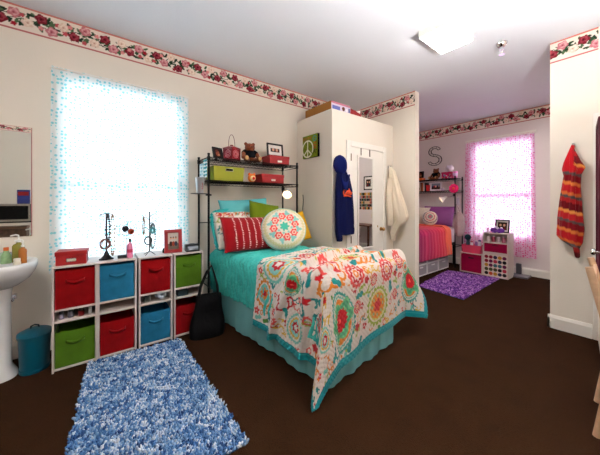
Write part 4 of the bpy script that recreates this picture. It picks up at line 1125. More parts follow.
# blue hoodie and cap
hook('small chrome hook behind the royal blue cap', (CX + .006, 2.585, 1.90), (1, 0))
hx = CX + .065
hood = thing('hoodie', 'royal blue hoodie with orange script hanging on the closet front', 'hoodie', (hx, 2.585, 0))
P = garment([(1.86, -.01, .02, .02, .03), (1.80, 0, .02, .045, .06), (1.70, 0, .05, .05, .10), (1.55, 0, .075, .05, .12), (1.35, 0, .085, .052, .13), (1.10, 0, .10, .052, .15), (.97, 0, .115, .048, .165), (.935, 0, .12, .045, .155), (.91, 0, .12, .045, .15)], folds=6, amp=.14, seed=1)
cols = np.empty(P.shape); cols[:] = lin((24, 36, 92))
# worn orange script across the chest
X, Y, Z = P[..., 0], P[..., 1], P[..., 2]
garment_obj('hoodie_body', P, M('royal_blue_fleece', (20, 28, 76), .9, bump=.3, bscale=150, var=.12, vscale=14, sheen=.02), parent=hood)
P = garment([(1.72, .01, -.03, .035, .035), (1.5, .015, -.045, .04, .045), (1.2, .015, -.045, .04, .045), (.95, .01, -.035, .036, .045), (.86, .01, -.02, .034, .042), (.83, .01, -.02, .03, .036)], folds=4, amp=.12, seed=3, n=36)
garment_obj('sleeve', P, _mats['royal_blue_fleece'], parent=hood)
P = garment([(1.70, .01, .13, .03, .03), (1.5, .02, .165, .038, .042), (1.25, .02, .19, .038, .045), (1.08, .02, .205, .034, .04), (1.03, .02, .21, .03, .034)], folds=4, amp=.12, seed=5, n=36)
garment_obj('sleeve', P, _mats['royal_blue_fleece'], parent=hood)
lt = MB()
def script(pts, x0=.062):
    lt.tube([(x0 - .6 * (p[0] - .08) ** 2, p[0], p[1]) for p in pts], .0085, 6)
aa = np.linspace(.8, 5.6, 14); script([(.03 + .026 * math.cos(a), 1.475 + .036 * math.sin(a)) for a in aa] + [(.052, 1.462), (.034, 1.468)])
aa = np.linspace(0, 6.3, 12); script([(.082 + .017 * math.cos(a), 1.478 + .022 * math.sin(a)) for a in aa] + [(.1, 1.45)])
script([(.108, 1.53), (.112, 1.46), (.124, 1.452)]); script([(.096, 1.505), (.128, 1.50)])
script([(.135 + .014 * math.cos(a), 1.468 + .019 * math.sin(a)) for a in aa]); script([(.155, 1.48), (.158, 1.45), (.16, 1.475), (.175, 1.478)])
script([(.01, 1.425), (.08, 1.432), (.15, 1.422)])
lt.build('script_lettering', M('orange_print', (206, 92, 60), .8), hood)
capt = thing('baseball_cap', 'royal blue baseball cap hung on the hook above the hoodie', 'cap', (CX + .085, 2.60, 1.80)); capt.scale = (1.1, 1.0, 1.4)
CAPB = M('royal_blue_twill', (24, 36, 98), .85, bump=.2, bscale=200)
mk = Euler((0, R(68), R(0))).to_matrix().to_4x4()
b = MB()
prof = [(.082, -.02), (.088, 0), (.088, .03), (.076, .068), (.05, .095), (.02, .106), (.001, .108)]
b.lathe(prof, n=28, m=Matrix.Translation((-.05, 0, .02)) @ Matrix.Rotation(R(62), 4, 'Y') @ Matrix.Diagonal((1.15, 1, 1, 1))); b.build('cap_crown', CAPB, capt, smooth=60)
vb = []; nv = 14
for k in (0, 1):
    for i in range(nv + 1):
        a = -PI / 2 + PI * i / nv; q = .075 + .075 * k * math.cos(a) ** .7 if math.cos(a) > 0 else .075
        vb.append((.062 - .012 * k - .0 + .012 * math.cos(2 * a) * k, .08 * math.sin(a) * (1 + .02 * k), -.06 - q * math.cos(a)))
MB().add(vb, [(i, i + 1, i + nv + 2, i + nv + 1) for i in range(nv)]).build('cap_brim', CAPB, capt, smooth=60, solid=.005)
MB().sph((.05, .01, .02), (.006, .022, .02), 12, 8).build('cap_badge', M('dark_badge', (70, 70, 84), .6), capt, smooth=60)

# cream robe by the closet door
hook('chrome hook holding the cream robe beside the closet door', (CX + .006, 3.755, 1.91), (1, 0))
rb = thing('robe', 'cream bathrobe hanging on a hook beside the closet door', 'robe', (CX + .075, 3.765, 0))
P = garment([(1.905, -.03, -.01, .012, .02), (1.84, -.01, 0, .04, .04), (1.72, .01, .01, .055, .06), (1.5, .05, .0, .085, .065), (1.3, .10, -.01, .105, .065), (1.12, .15, -.02, .11, .06), (1.06, .15, -.02, .09, .055), (1.0, .09, -.02, .06, .05), (.85, .03, -.01, .045, .05), (.74, .02, 0, .02, .03)], folds=5, amp=.24, seed=2)
garment_obj('robe_body', P, M('cream_terry', (232, 220, 202), .95, bump=.5, bscale=160, var=.04), parent=rb)
P = garment([(1.72, .0, -.08, .03, .035), (1.5, .0, -.10, .04, .04), (1.25, .01, -.10, .04, .042), (1.05, .02, -.09, .038, .038), (.98, .02, -.09, .03, .03)], folds=4, amp=.2, seed=4, n=36)
garment_obj('sleeve', P, _mats['cream_terry'], parent=rb)

# cardboard box and red wrap on top of the closet
bx = thing('cardboard_box', 'printed cardboard box lying on top of the closet', 'box', (.42, 2.73, CZ))
MB().box(-.26, -.19, 0, .30, .19, .13).build('carton', M('kraft_card', (168, 124, 72), .8, var=.08), bx, bevel=.003)
cv = Cv(.38, .128, .006, (214, 206, 222)); rr = random.Random(2)
cv.rect(0, .10, .38, .128, (196, 130, 150)); cv.rect(.02, .02, .17, .075, (120, 126, 186)); cv.polar(.24, .06, .03, (120, 80, 66)); cv.polar(.3, .05, .022, (236, 232, 236)); cv.rect(.34, .03, .37, .09, (90, 96, 150))
sheet('printed_side', cv, (.3006, -.19, 0), (0, 1, 0), (0, 0, 1), PAT, bx)
rw = thing('gift_bag', 'red gift bag lying next to the cardboard box on the closet', 'bag', (.60, 3.06, CZ))
MB().add([(-.1, -.12, 0), (.12, -.12, 0), (.12, .13, 0), (-.1, .13, 0), (-.08, -.1, .10), (.1, -.11, .115), (.11, .1, .07), (-.08, .1, .06)], [(3, 2, 1, 0), (4, 5, 6, 7), (0, 1, 5, 4), (1, 2, 6, 5), (2, 3, 7, 6), (3, 0, 4, 7)]).build('bag_body', REDP, rw, bevel=.006)
MB().add([(.06, .04, .07), (.10, .1, .06), (.09, .12, .13), (.05, .07, .12)], [(0, 1, 2, 3)]).build('tissue_paper', M('tissue', (240, 236, 232), .8), rw, solid=.004)

# ------------------------------------------------------------------ ceiling light, sprinkler
def ceiling_light(label, x, y, w=.30, d=.44, power=54):
    r = thing('ceiling_light', label, 'ceiling light', (x, y, HC))
    f = MB(); q = .014
    f.box(-w / 2 - q, -d / 2 - q, -.02, w / 2 + q, d / 2 + q, 0)
    for c in ((-w / 2 - q, -d / 2 - q, -w / 2, d / 2 + q), (w / 2, -d / 2 - q, w / 2 + q, d / 2 + q), (-w / 2, -d / 2 - q, w / 2, -d / 2), (-w / 2, d / 2, w / 2, d / 2 + q)): f.box(c[0], c[1], -.072, c[2], c[3], -.02)
    f.build('fixture_base', WHITE, r)
    MB().box(-w / 2 + .001, -d / 2 + .001, -.088, w / 2 - .001, d / 2 - .001, -.021).build('diffuser', M('lit_diffuser', (254, 249, 242), .4, emit=power, var=0), r, bevel=.012, seg=3)
    MB().lathe([(.001, -.096), (.008, -.094), (.009, -.085)], n=12).build('finial', CHROME, r, smooth=50)
ceiling_light('square lit ceiling light above the closet doorway', 2.10, 2.80)
ceiling_light('added square ceiling light, out of view behind the photographer', 2.10, -.70)  # added fill for the near room, not a known fixture
ceiling_light('added square ceiling light, out of view in the far room above the desk', 3.15, 5.15)  # unseen fixture added to brighten the far room
sp = thing('sprinkler', 'chrome fire sprinkler head on the ceiling by the light', 'sprinkler', (2.375, 3.47, HC)); sp.scale = (1.5, 1.5, 1.5)
MB().lathe([(.036, -.0), (.036, -.004), (.026, -.022), (.018, -.03), (.012, -.03), (.012, -.05)], n=20).build('escutcheon', CHROME, sp, smooth=50)
fr = MB()
for s in (-1, 1): fr.tube([(0, s * .012, -.045), (0, s * .018, -.062), (0, s * .006, -.078)], .003, 6)
fr.lathe([(.003, -.076), (.018, -.08), (.018, -.083), (.001, -.083)], n=16); fr.build('deflector', CHROME, sp, smooth=50)

# ------------------------------------------------------------------ striped hooded towel on the right
hook('small hook holding the striped hooded towel', (2.868, YP0 - .006, 1.93), (0, -1))
st = thing('hooded_towel', 'red and orange striped hooded towel hanging on the right wall', 'towel', (2.865, YP0 - .07, 0))
P = garment([(1.935, 0, .03, .006, .01), (1.86, -.005, .02, .022, .03), (1.76, -.0, 0, .048, .045), (1.69, .012, 0, .066, .05), (1.62, .005, 0, .05, .05), (1.4, -.008, 0, .06, .05), (1.2, -.018, 0, .07, .048), (1.08, -.02, 0, .076, .045), (1.0, -.022, 0, .072, .042), (.95, .0, 0, .055, .04), (.89, .03, 0, .018, .03), (.80, .04, 0, .014, .02), (.79, .04, 0, .008, .012)], n=72, folds=6, amp=.3, seed=6)
X, Z = P[..., 0], P[..., 2]
cols = np.empty(P.shape); seq = [((180, 30, 42), 1.0), ((214, 132, 66), .45), ((136, 14, 34), .9), ((100, 92, 90), .35), ((184, 40, 46), .9), ((220, 150, 80), .4), ((118, 10, 30), 1.0), ((170, 44, 44), .6), ((92, 86, 86), .35), ((206, 116, 58), .4)]
tot = sum(q for _, q in seq); ph_ = ((Z + .35 * X) * 13.2) % tot
acc = 0
for c, q in seq: cols[(ph_ >= acc) & (ph_ < acc + q)] = lin(c); acc += q
hoodm = (Z > 1.66 - .0) & (X < .012 + .12 * (1.94 - Z) * .4); cols[hoodm] = lin((188, 26, 42))
garment_obj('towel_body', P, PATF, cols, parent=st)

# ------------------------------------------------------------------ pale wooden chair at the right edge
ch = thing('wooden_chair', 'pale wooden chair at the right edge of the room', 'chair', (3.405, 2.33, 0), R(4))
OAK = M('pale_wood', (214, 182, 152), .4, var=.1, vscale=30)
for s in (0, 1):
    y = .40 * s - .02
    MB().tube([(-.255, y, 0), (-.225, y, .2), (-.195, y, .45), (-.215, y, .65), (-.285, y, .97)], [.018, .02, .022, .021, .018], 10).build('leg', OAK, ch, smooth=60)
    MB().tube([(.20, y, 0), (.185, y, .44)], [.015, .02], 10).build('leg', OAK, ch, smooth=60)
MB().box(-.215, -.05, .435, .225, .41, .462).build('seat', OAK, ch, bevel=.01)
MB().box(-.19, -.03, .462, .205, .39, .49).build('seat_cushion', M('orange_red_cloth', (190, 62, 40), .9), ch, bevel=.012)
for z in (.62, .75, .88):
    k = .212 + (z - .65) * .225
    MB().box(-k - .008, -.02, z, -k + .008, .38, z + .05).build('back_slat', OAK, ch, bevel=.004)

# ------------------------------------------------------------------ blue shag rug and purple rug: tufts
def tufts(name, parent, quad, N, ln, rad, pal, z0=.004, lean=.8, mat=None):
    q = np.array(quad, float)                       # four corners, in order
    a, b = rng.random(N), rng.random(N)
    base = (q[0] * ((1 - a) * (1 - b))[:, None] + q[1] * (a * (1 - b))[:, None] + q[2] * (a * b)[:, None] + q[3] * ((1 - a) * b)[:, None])
    phi = rng.random(N) * 2 * PI; le = lean * (.4 + .6 * rng.random(N)); L = ln * (.7 + .6 * rng.random(N)); rr_ = rad * (.75 + .5 * rng.random(N))
    d = np.stack([np.cos(phi) * np.sin(le), np.sin(phi) * np.sin(le), np.cos(le)], -1)
    e1 = np.stack([-np.sin(phi), np.cos(phi), 0 * phi], -1); e2 = np.cross(d, e1)
    V = []; n = 5; prof = ((0, .7), (.35, 1.), (.8, .95), (1., .35))
    p0 = np.concatenate([base, np.full((N, 1), z0)], 1)
    for t_, w in prof:
        c = p0 + d * (L * t_)[:, None] - np.array((0, 0, 1)) * (L * .22 * t_ ** 2 * np.sin(le))[:, None]
        for j in range(n):
            al = 2 * PI * j / n
            V.append(c + (e1 * math.cos(al) + e2 * math.sin(al)) * (rr_ * w)[:, None])
    V = np.stack(V, 1)                               # N, 20, 3
    V[..., 2] = np.maximum(V[..., 2], .003)
    f = []
    for i in range(3):
        for j in range(n): f.append((i * n + j, i * n + (j + 1) % n, (i + 1) * n + (j + 1) % n, (i + 1) * n + j))
    f.append((15, 16, 17, 18)); f.append((15, 18, 19, 19))
    f = np.array(f[:-1]); Fc = (f[None] + (np.arange(N) * 20)[:, None, None]).reshape(-1, 4)
    pal = np.array([lin(c) for c in pal]); ci = rng.integers(0, len(pal), N)
    # neighbouring tufts share a tone, as yarn does
    cell = (np.floor(base[:, 0] / .022) * 57 + np.floor(base[:, 1] / .022) * 131).astype(int); tone = (np.sin(cell * 12.9898) * 43758.5453) % 1.0; pick = np.clip((tone * len(pal) * .7 + rng.random(N) * len(pal) * .35).astype(int), 0, len(pal) - 1)
    cols = np.repeat(pal[pick], 20, axis=0)
    o = meshnp(name, V.reshape(-1, 3), Fc, mat or MV('yarn', .95, 0, spec=.1), cols, parent=parent)
    o['kind'] = 'stuff'; return o
def rug(name, label, quad, N, ln, rad, pal, basecol):
    r = thing(name, label, 'rug', (0, 0, 0))
    mbx = MB(); mbx.add([(x, y, .002) for x, y in quad] + [(x, y, .008) for x, y in quad], [(3, 2, 1, 0), (4, 5, 6, 7), (0, 1, 5, 4), (1, 2, 6, 5), (2, 3, 7, 6), (3, 0, 4, 7)])
    mbx.build('rug_backing', M(name + '_backing', basecol, .9), r)
    tufts('pile', r, quad, N, ln, rad, pal); return r
rug('shag_rug', 'blue and white shag rug in front of the cube organizers', [(.515, -.045), (.555, .655), (1.97, .675), (1.97, -.155)], 15000, .030, .0062,
    [(46, 78, 124), (66, 104, 152), (90, 132, 178), (120, 156, 194), (156, 182, 210), (196, 208, 222), (226, 230, 234)], (70, 100, 140))
rug('shag_rug', 'purple shag rug beside the pink bed in the far room', [(1.79, 4.02), (1.10, 4.10), (.955, 5.46), (1.755, 5.60)], 13000, .024, .006,
    [(74, 36, 106), (96, 52, 130), (120, 74, 152), (146, 98, 174), (180, 134, 198), (206, 168, 216)], (84, 44, 116))

# ------------------------------------------------------------------ far room: bed, rack and the things on it
FB = (-.17, 6.22, 0)                         # head corner; the bed runs towards -y
fb = thing('bed', 'twin bed with pink striped comforter in the far room', 'bed', FB, -PI / 2)
BW = 1.0
bfm = MB(); bfm.box(.02, .03, .43, 1.95, .07, .48); bfm.box(.02, BW - .07, .43, 1.95, BW - .03, .48); bfm.box(.02, .03, .43, .06, BW - .03, .48); bfm.box(1.91, .03, .43, 1.95, BW - .03, .48)
bfm.build('bed_frame', BLACKM, fb)
for x in (.05, 1.9):
    for y in (.06, BW - .06): MB().tube([(x, y, 0), (x, y, .43)], .02, 10).build('leg', BLACKM, fb)
MB().box(0, .02, .48, 1.95, BW - .02, .78).build('mattress', _mats['mattress_cloth'], fb, bevel=.05, seg=3)
# comforter: pink bands running across the bed
nS, nT = 150, 170
S, T = np.meshgrid(np.linspace(.42, 1.95, nS), np.linspace(.07 - .3, BW - .07 + .60, nT), indexing='ij')
P, N, ov = drape(S, T, 5, .07, BW - .07, .822, .09, .1, .05)
pf = .011 * np.abs(np.sin(S * PI / .115)) ** .6 + .010 * np.sin(T * 9 + 2 * S) * np.clip(ov * 3, 0, 1) + .006 * np.sin(T * 7 + S * 5)
P = P + N * pf[..., None]
bands = [(240, 140, 116), (236, 112, 102), (228, 84, 96), (220, 58, 88), (212, 42, 90), (214, 62, 104), (202, 38, 98), (190, 32, 102), (200, 50, 110), (176, 28, 100), (158, 26, 100), (170, 40, 112), (146, 26, 98), (140, 26, 96)]
cols = np.empty(P.shape); bi = np.clip(((S - .42) / .115).astype(int), 0, 100) % len(bands)
for i, c in enumerate(bands): cols[bi == i] = lin(c)
cols[(((S - .42) / .115) % 1) < .1] *= .86
cf = gridobj('comforter', P, PATF, cols, loc=FB, rot=(0, 0, -PI / 2), solid=.012); tag(cf, 'pink and coral banded comforter on the far bed', 'comforter')
# coral throw hanging over the side near the pillows
S, T = np.meshgrid(np.linspace(.40, .64, 30), np.linspace(.3, BW - .07 + .62, 90), indexing='ij')
P, N, ov = drape(S, T, 5, .07, BW - .07, .842, .10, .1, .05)
P = P + N * (.012 * np.sin(S * 40 + T * 2) + .008)[..., None]
o = gridobj('throw_blanket', P, M('coral_fleece', (246, 140, 116), .95, bump=.4, bscale=120, var=.06), loc=FB, rot=(0, 0, -PI / 2), solid=.014); tag(o, 'coral throw blanket folded over the side of the far bed', 'blanket')
pillow('bed_pillow', 'large purple pillow leaning at the head of the far bed', .68, .46, .18, (.52, 5.98, 1.045), rot_p(22, -90), mat=M('purple_satin', (148, 84, 150), .5, bump=.1, var=.08), parts=lambda r, w, h, t: None)
pillow('bed_pillow', 'white pillow with pale print behind the round pillow on the far bed', .5, .40, .16, (.12, 5.93, 1.04), rot_p(20, -90), mat=M('white_print', (226, 222, 210), .9, var=.1, vscale=30))
cv = Cv(.36, .36, .006, (196, 190, 190)); 
for q, c in ((.17, (206, 206, 196)), (.14, (150, 140, 150)), (.12, (222, 214, 196)), (.095, (200, 130, 140)), (.075, (214, 208, 196)), (.05, (140, 150, 150)), (.03, (206, 120, 140))): cv.polar(.18, .18, q, c, n=18, depth=.04)
pillow('round_pillow', 'small round patterned pillow in front of the purple pillow', .32, .32, .13, (.46, 5.74, 1.0), rot_p(20, -72), cv, backcol=(180, 170, 176), rnd=True)

rack('black wire shelving rack over the head of the far bed', (-.30, 5.90, 0), -PI / 2)
# clear plastic drawers under the bed
DRW = M('frosted_plastic', (176, 172, 180), .3, var=.03, trans=.15)
def drawers(label, y0, y1):
    r = thing('storage_tower', label, 'drawers', (.83, (y0 + y1) / 2, 0), 0, 'plastic drawers under the far bed'); w = (y1 - y0)
    f = MB(); t_ = .014
    f.box(-.5, -w / 2, 0, 0, -w / 2 + t_, .40); f.box(-.5, w / 2 - t_, 0, 0, w / 2, .40)
    for z in (0, .195, .386): f.box(-.5, -w / 2 + t_, z, 0, w / 2 - t_, z + t_)
    f.box(-.5, -w / 2 + t_, t_, -.49, w / 2 - t_, .386)
    f.build('drawer_frame', M('white_plastic', (238, 236, 238), .35), r, bevel=.003)
    for k, z in enumerate((.018, .213)):
        d = MB(); d.box(-.02, -w / 2 + t_ + .003, z, -.008, w / 2 - t_ - .003, z + .165); d.box(-.48, -w / 2 + t_ + .003, z, -.02, w / 2 - t_ - .003, z + .008)
        dd = d.build('drawer', DRW, r, bevel=.003)
        MB().box(-.009, -.06, z + .125, .006, .06, z + .145).build('drawer_handle', _mats['white_plastic'], dd, bevel=.004)
        c = MB()
        for i in range(5): c.sph((-.10 - .02 * (i % 2), -w / 2 + .06 + i * (w - .12) / 4, z + .052), (.06, .04, .042), 10, 6)
        c.build('folded_clothes', M('drawer_contents%d' % k, ((150, 120, 128), (176, 150, 140))[k], .9, var=.3, vscale=10), r)
drawers('clear plastic drawers under the far bed, close to the rack post', 5.37, 5.79)
drawers('clear plastic drawers under the far bed, second from the rack post', 4.93, 5.355)
drawers('clear plastic drawers under the far bed, third from the rack post', 4.49, 4.915)

# S on the wall, of black wire
sl = MB()
a1 = np.linspace(.35, 1.5 * PI, 22); a2 = np.linspace(.5 * PI, -1.0 * PI + .35, 22)
path = [(.075 * math.cos(a) + .0, .098 + .085 * math.sin(a)) for a in a1] + [(.09 * math.cos(a), -.095 + .098 * math.sin(a)) for a in a2]
pv = np.array(path); tn = np.gradient(pv, axis=0); tn /= np.hypot(*tn.T)[:, None]; nm = np.stack([-tn[:, 1], tn[:, 0]], 1)
Lp = pv + nm * .021; Rp = pv - nm * .021
out = [(p[0], 0, p[1]) for p in Lp] + [(p[0], 0, p[1]) for p in Rp[::-1]]
sl.tube(out, .006, 6, closed=True)
for i in range(0, len(pv), 4): sl.tube([(Lp[i][0], 0, Lp[i][1]), (Rp[i][0], 0, Rp[i][1])], .003, 4)
s_ = sl.build('wall_letter', BLACKM, smooth=50, loc=(.305, YB - .012, 2.425)); s_.scale = (1.45, 1, 1.05); tag(s_, 'wire letter S hanging on the wall above the far rack', 'letter')

FZT, FZL, FY = 1.8505, 1.5955, 6.06
picture_frame('dark framed photo on an orange box at the end of the far top shelf', (.06, FY + .02, FZT + .062), .19, .155, .016, BLACK, 'dark', 8, rz=-PI / 2, lean=6)
tag(MB().box(-.11, -.08, 0, .11, .08, .058).build('orange_box', M('orange_card', (226, 120, 40), .6), bevel=.003, loc=(.05, FY, FZT)), 'orange box under the dark framed photo on the far top shelf', 'box')
teddy('brown teddy bear in a black shirt on the far top shelf', (.45, FY, FZT - .002), -PI / 2 - R(10), .93, FUR, _mats['black_cloth'], TAN)
t = thing('gift_box', 'pink printed box with coloured dots beside the far teddy bear', 'box', (.70, FY, FZT))
MB().box(-.10, -.07, 0, .10, .07, .105).build('box_body', M('magenta_card', (206, 40, 110), .5), t, bevel=.003)
MB().box(-.106, -.076, .10, .106, .076, .145).build('lid', M('magenta_card_b', (190, 30, 96), .5), t, bevel=.003)
cv = Cv(.2, .10, .004, (206, 40, 110)); rr = random.Random(4)
for i in range(22): cv.polar(rr.uniform(.01, .19), rr.uniform(.01, .09), rr.uniform(.007, .015), rr.choice(((130, 190, 90), (236, 200, 220), (90, 170, 190), (240, 170, 60), (150, 60, 150))))
sheet('printed_side', cv, (-.1, -.0708, 0), (1, 0, 0), (0, 0, 1), PAT, t)
t = thing('glass_bank', 'shiny white round bank on the pink printed box', 'bank', (.735, FY, FZT + .146))
b = MB().sph((0, 0, .075), (.085, .07, .068), 24, 14); b.sph((.0, -.068, .07), (.026, .02, .024), 12, 8)
for x in (-.04, .04):
    for y in (-.03, .03): b.lathe([(.014, 0), (.016, .03)], (x, y, 0), n=10)
b.build('bank_body', M('pearl_glass', (236, 226, 236), .1, var=.03, spec=.7), t, smooth=60)
e = MB()
for s in (-1, 1): e.lathe([(.018, 0), (.012, .018), (.001, .03)], (s * .04, -.01, .128), n=10)
e.build('ears', _mats['pearl_glass'], t, smooth=60)
t = thing('pink_cup', 'pink and lilac cup at the right end of the far top shelf', 'cup', (.875, FY - .07, FZT))
MB().lathe([(.034, 0), (.037, .004), (.046, .14), (.044, .142), (.041, .138), (.033, .008)], n=22).build('cup_body', M('lilac_pink', (230, 150, 206), .4, var=.25, vscale=24), t, smooth=50)
MB().lathe([(.0405, .05), (.0455, .10)], n=22).build('pattern_band', M('lilac_band', (214, 196, 236), .4, var=.3, vscale=40), t, smooth=50)
# books and frames of the lower shelf
def book(label, x, w, h, rgb, d=.15, lean=0):
    t = thing('book', label, 'book', (x, FY - .02, FZL), 0, 'books on the far rack'); t.rotation_euler = (0, R(lean), 0)
    MB().box(-w / 2, -d / 2, 0, -w / 2 + .003, d / 2, h).build('cover', M('bk%s' % (rgb,), rgb, .6), t)
    MB().box(w / 2 - .003, -d / 2, 0, w / 2, d / 2, h).build('cover', M('bk%s' % (rgb,), rgb, .6), t)
    MB().box(-w / 2, -d / 2 - .003, 0, w / 2, -d / 2, h).build('spine', M('bk%s' % (rgb,), rgb, .6), t)
    MB().box(-w / 2 + .003, -d / 2, .004, w / 2 - .003, d / 2 - .004, h - .004).build('pages', M('paper', (232, 226, 210), .9), t)
picture_frame('pale framed picture standing at the left of the books on the far rack', (.03, FY - .06, FZL + .003), .19, .19, .022, M('beige_frame', (206, 186, 170), .5), 'people', 12, rz=-PI / 2, lean=5)
book('brown book next to the pale framed picture', .155, .03, .195, (140, 84, 60)); book('orange tan book beside the brown book', .188, .03, .19, (190, 116, 74))
book('white spined book in the middle of the row', .218, .022, .185, (226, 222, 214)); book('black book right of the white spined book', .246, .028, .19, (36, 32, 36))
book('bright red short book at the right end of the row', .292, .032, .14, (214, 44, 44), lean=-5)
picture_frame('white framed landscape photo in the middle of the far lower shelf', (.475, FY - .07, FZL + .004), .25, .19, .03, M('white_frame', (236, 230, 236), .4), 'land', 14, rz=-PI / 2, lean=6)
tag(MB().box(-.03, -.03, 0, .03, .03, .05).build('small_box', M('lilac_card', (214, 204, 222), .6), bevel=.003, loc=(.64, FY - .10, FZL)), 'small pale lilac box right of the white framed photo', 'box')
# pink flower clip on the post
t = thing('fabric_flower', 'hot pink fabric flower fixed to the far rack post', 'flower', (.90, 5.862, 1.63), 0)
pb = MB()
for k, (n_, q, w_) in enumerate(((9, .075, .04), (8, .05, .034))):
    for i in range(n_):
        a = 2 * PI * i / n_ + k * .3; pb.sph((q * .75 * math.cos(a), -.008 * k, q * .75 * math.sin(a)), (w_, .01, w_), 10, 6)
pb.build('petals', M('hot_pink', (240, 60, 130), .7), t, smooth=60)
MB().sph((0, -.02, 0), (.026, .014, .026), 12, 8).build('flower_centre', M('orange_pink', (240, 110, 90), .8), t, smooth=60)
clamp_lamp('lit white clamp lamp on the front post of the far rack', (.70, 5.82, 1.415), (-.72, -.45, -.55), (.195, .075, .08), 24)
# cloth bag hanging from the post
hb = thing('hanging_bag', 'pale grey cloth bag hanging on the far rack post', 'bag', (1.0, 5.87, 0), R(10))
P = garment([(1.15, -.0, 0, .03, .03), (1.10, .0, 0, .06, .035), (1.0, .01, 0, .082, .045), (.85, .015, 0, .09, .055), (.72, .01, 0, .08, .055), (.66, .0, 0, .05, .04), (.64, 0, 0, .02, .02)], n=44, folds=5, amp=.12, seed=9)
garment_obj('bag_body', P, M('grey_lilac_cloth', (186, 168, 172), .9, bump=.3, bscale=60, var=.12, vscale=20), parent=hb)
MB().tube([(-.03, 0, 1.14), (-.05, 0, 1.24), (-.065, .005, 1.32), (-.02, .0, 1.24), (.02, 0, 1.14)], .007, 6).build('strap', _mats['grey_lilac_cloth'], hb)
t = thing('organizer_pouch', 'small pale pouch pinned above the hanging bag on the post', 'pouch', (.965, 5.885, 1.28))
MB().box(-.02, -.012, 0, .03, .012, .16).build('pouch_body', M('pale_pouch', (206, 196, 208), .7), t, bevel=.006)
MB().tube([(.005, 0, .15), (.0, 0, .21)], .006, 6).build('loop', _mats['pale_pouch'], t)

# cubes at the far window
MAG = M('magenta_canvas', (160, 22, 76), .9, bump=.3, bscale=240, var=.08, vscale=12)
def cube(label, x0, x1, y0, y1, z0, z1, shelf=None):
    r = thing('storage_cube', label, 'storage cube', (x0, y0, z0), 0, 'white cubes under the far window'); w, d, h = x1 - x0, y1 - y0, z1 - z0; t_ = .016
    MB().box(0, 0, 0, t_, d, h).build('side_panel', WLAM, r, bevel=.002); MB().box(w - t_, 0, 0, w, d, h).build('side_panel', WLAM, r, bevel=.002)
    MB().box(t_, 0, h - t_, w - t_, d, h).build('top_panel', WLAM, r, bevel=.002); MB().box(t_, 0, 0, w - t_, d, t_).build('bottom_panel', WLAM, r, bevel=.002)
    MB().box(t_, d - .006, t_, w - t_, d, h - t_).build('back_panel', WLAM, r)
    if shelf: MB().box(t_, 0, shelf, w - t_, d - .006, shelf + t_).build('shelf_panel', WLAM, r)
    return r
CY0, CY1 = 5.68, 6.0
cube('white cube on the floor with the magenta bin, closest to the far bed', 1.085, 1.472, CY0, CY1, 0, .375)
cube('white cube on the floor with the dotted bin', 1.476, 1.86, CY0, CY1, 0, .425)
cube('white cube with an open shelf stacked on the dotted cube', 1.476, 1.86, CY0, CY1, .427, .79, shelf=.178)
def far_bin(label, x0, x1, z0, h, mat, cv=None, handle=True):
    r = thing('fabric_bin', label, 'fabric bin', ((x0 + x1) / 2, CY0 + .012, z0), 0, 'fabric bins in the far cubes'); w = x1 - x0
    b = MB(); b.box(-w / 2, 0, 0, w / 2, .006, h); b.box(-w / 2, .006, 0, -w / 2 + .005, .29, h); b.box(w / 2 - .005, .006, 0, w / 2, .29, h); b.box(-w / 2, .285, 0, w / 2, .29, h); b.box(-w / 2, 0, 0, w / 2, .29, .005)
    b.build('bin_body', mat, r, bevel=.002)
    if cv is not None: sheet('printed_front', cv, (-w / 2, -.0008, 0), (1, 0, 0), (0, 0, 1), PATF, r)
    if handle:
        MB().box(-.045, -.003, h * .78, .045, .0, h * .85).build('bin_handle', BLACK, r, bevel=.001)
far_bin('magenta fabric bin at floor level beside the far bed', 1.105, 1.452, .018, .325, MAG)
far_bin('magenta fabric bin high in the stacked cube', 1.496, 1.84, .427 + .018, .15, MAG)
cv = Cv(.344, .38, .004, (226, 214, 206)); rr = random.Random(6); pal = ((150, 30, 60), (40, 36, 44), (206, 96, 60), (70, 120, 130), (196, 150, 60), (120, 40, 90), (190, 60, 90), (90, 90, 60), (60, 60, 90))
for i in range(5):
    for j in range(5): cv.polar(.036 + .068 * i, .04 + .074 * j, .031, rr.choice(pal))
far_bin('fabric bin with rows of coloured dots beside the window', 1.496, 1.84, .018, .38, M('cream_canvas', (226, 214, 206), .9), cv, False)
for i, (x, c) in enumerate(((1.54, (214, 200, 206)), (1.615, (176, 90, 110)), (1.69, (206, 196, 206)), (1.77, (190, 120, 140)))):
    jar('cosmetic_jar', ('white cosmetic jar at the left of the far open shelf', 'dusty red cosmetic jar on the far open shelf', 'pale lilac cosmetic jar on the far open shelf', 'rose cosmetic jar at the right of the far open shelf')[i], 'jar', x, CY0 + .10, .427 + .195, .03, .075 + .02 * (i % 2), c, (230, 224, 230))
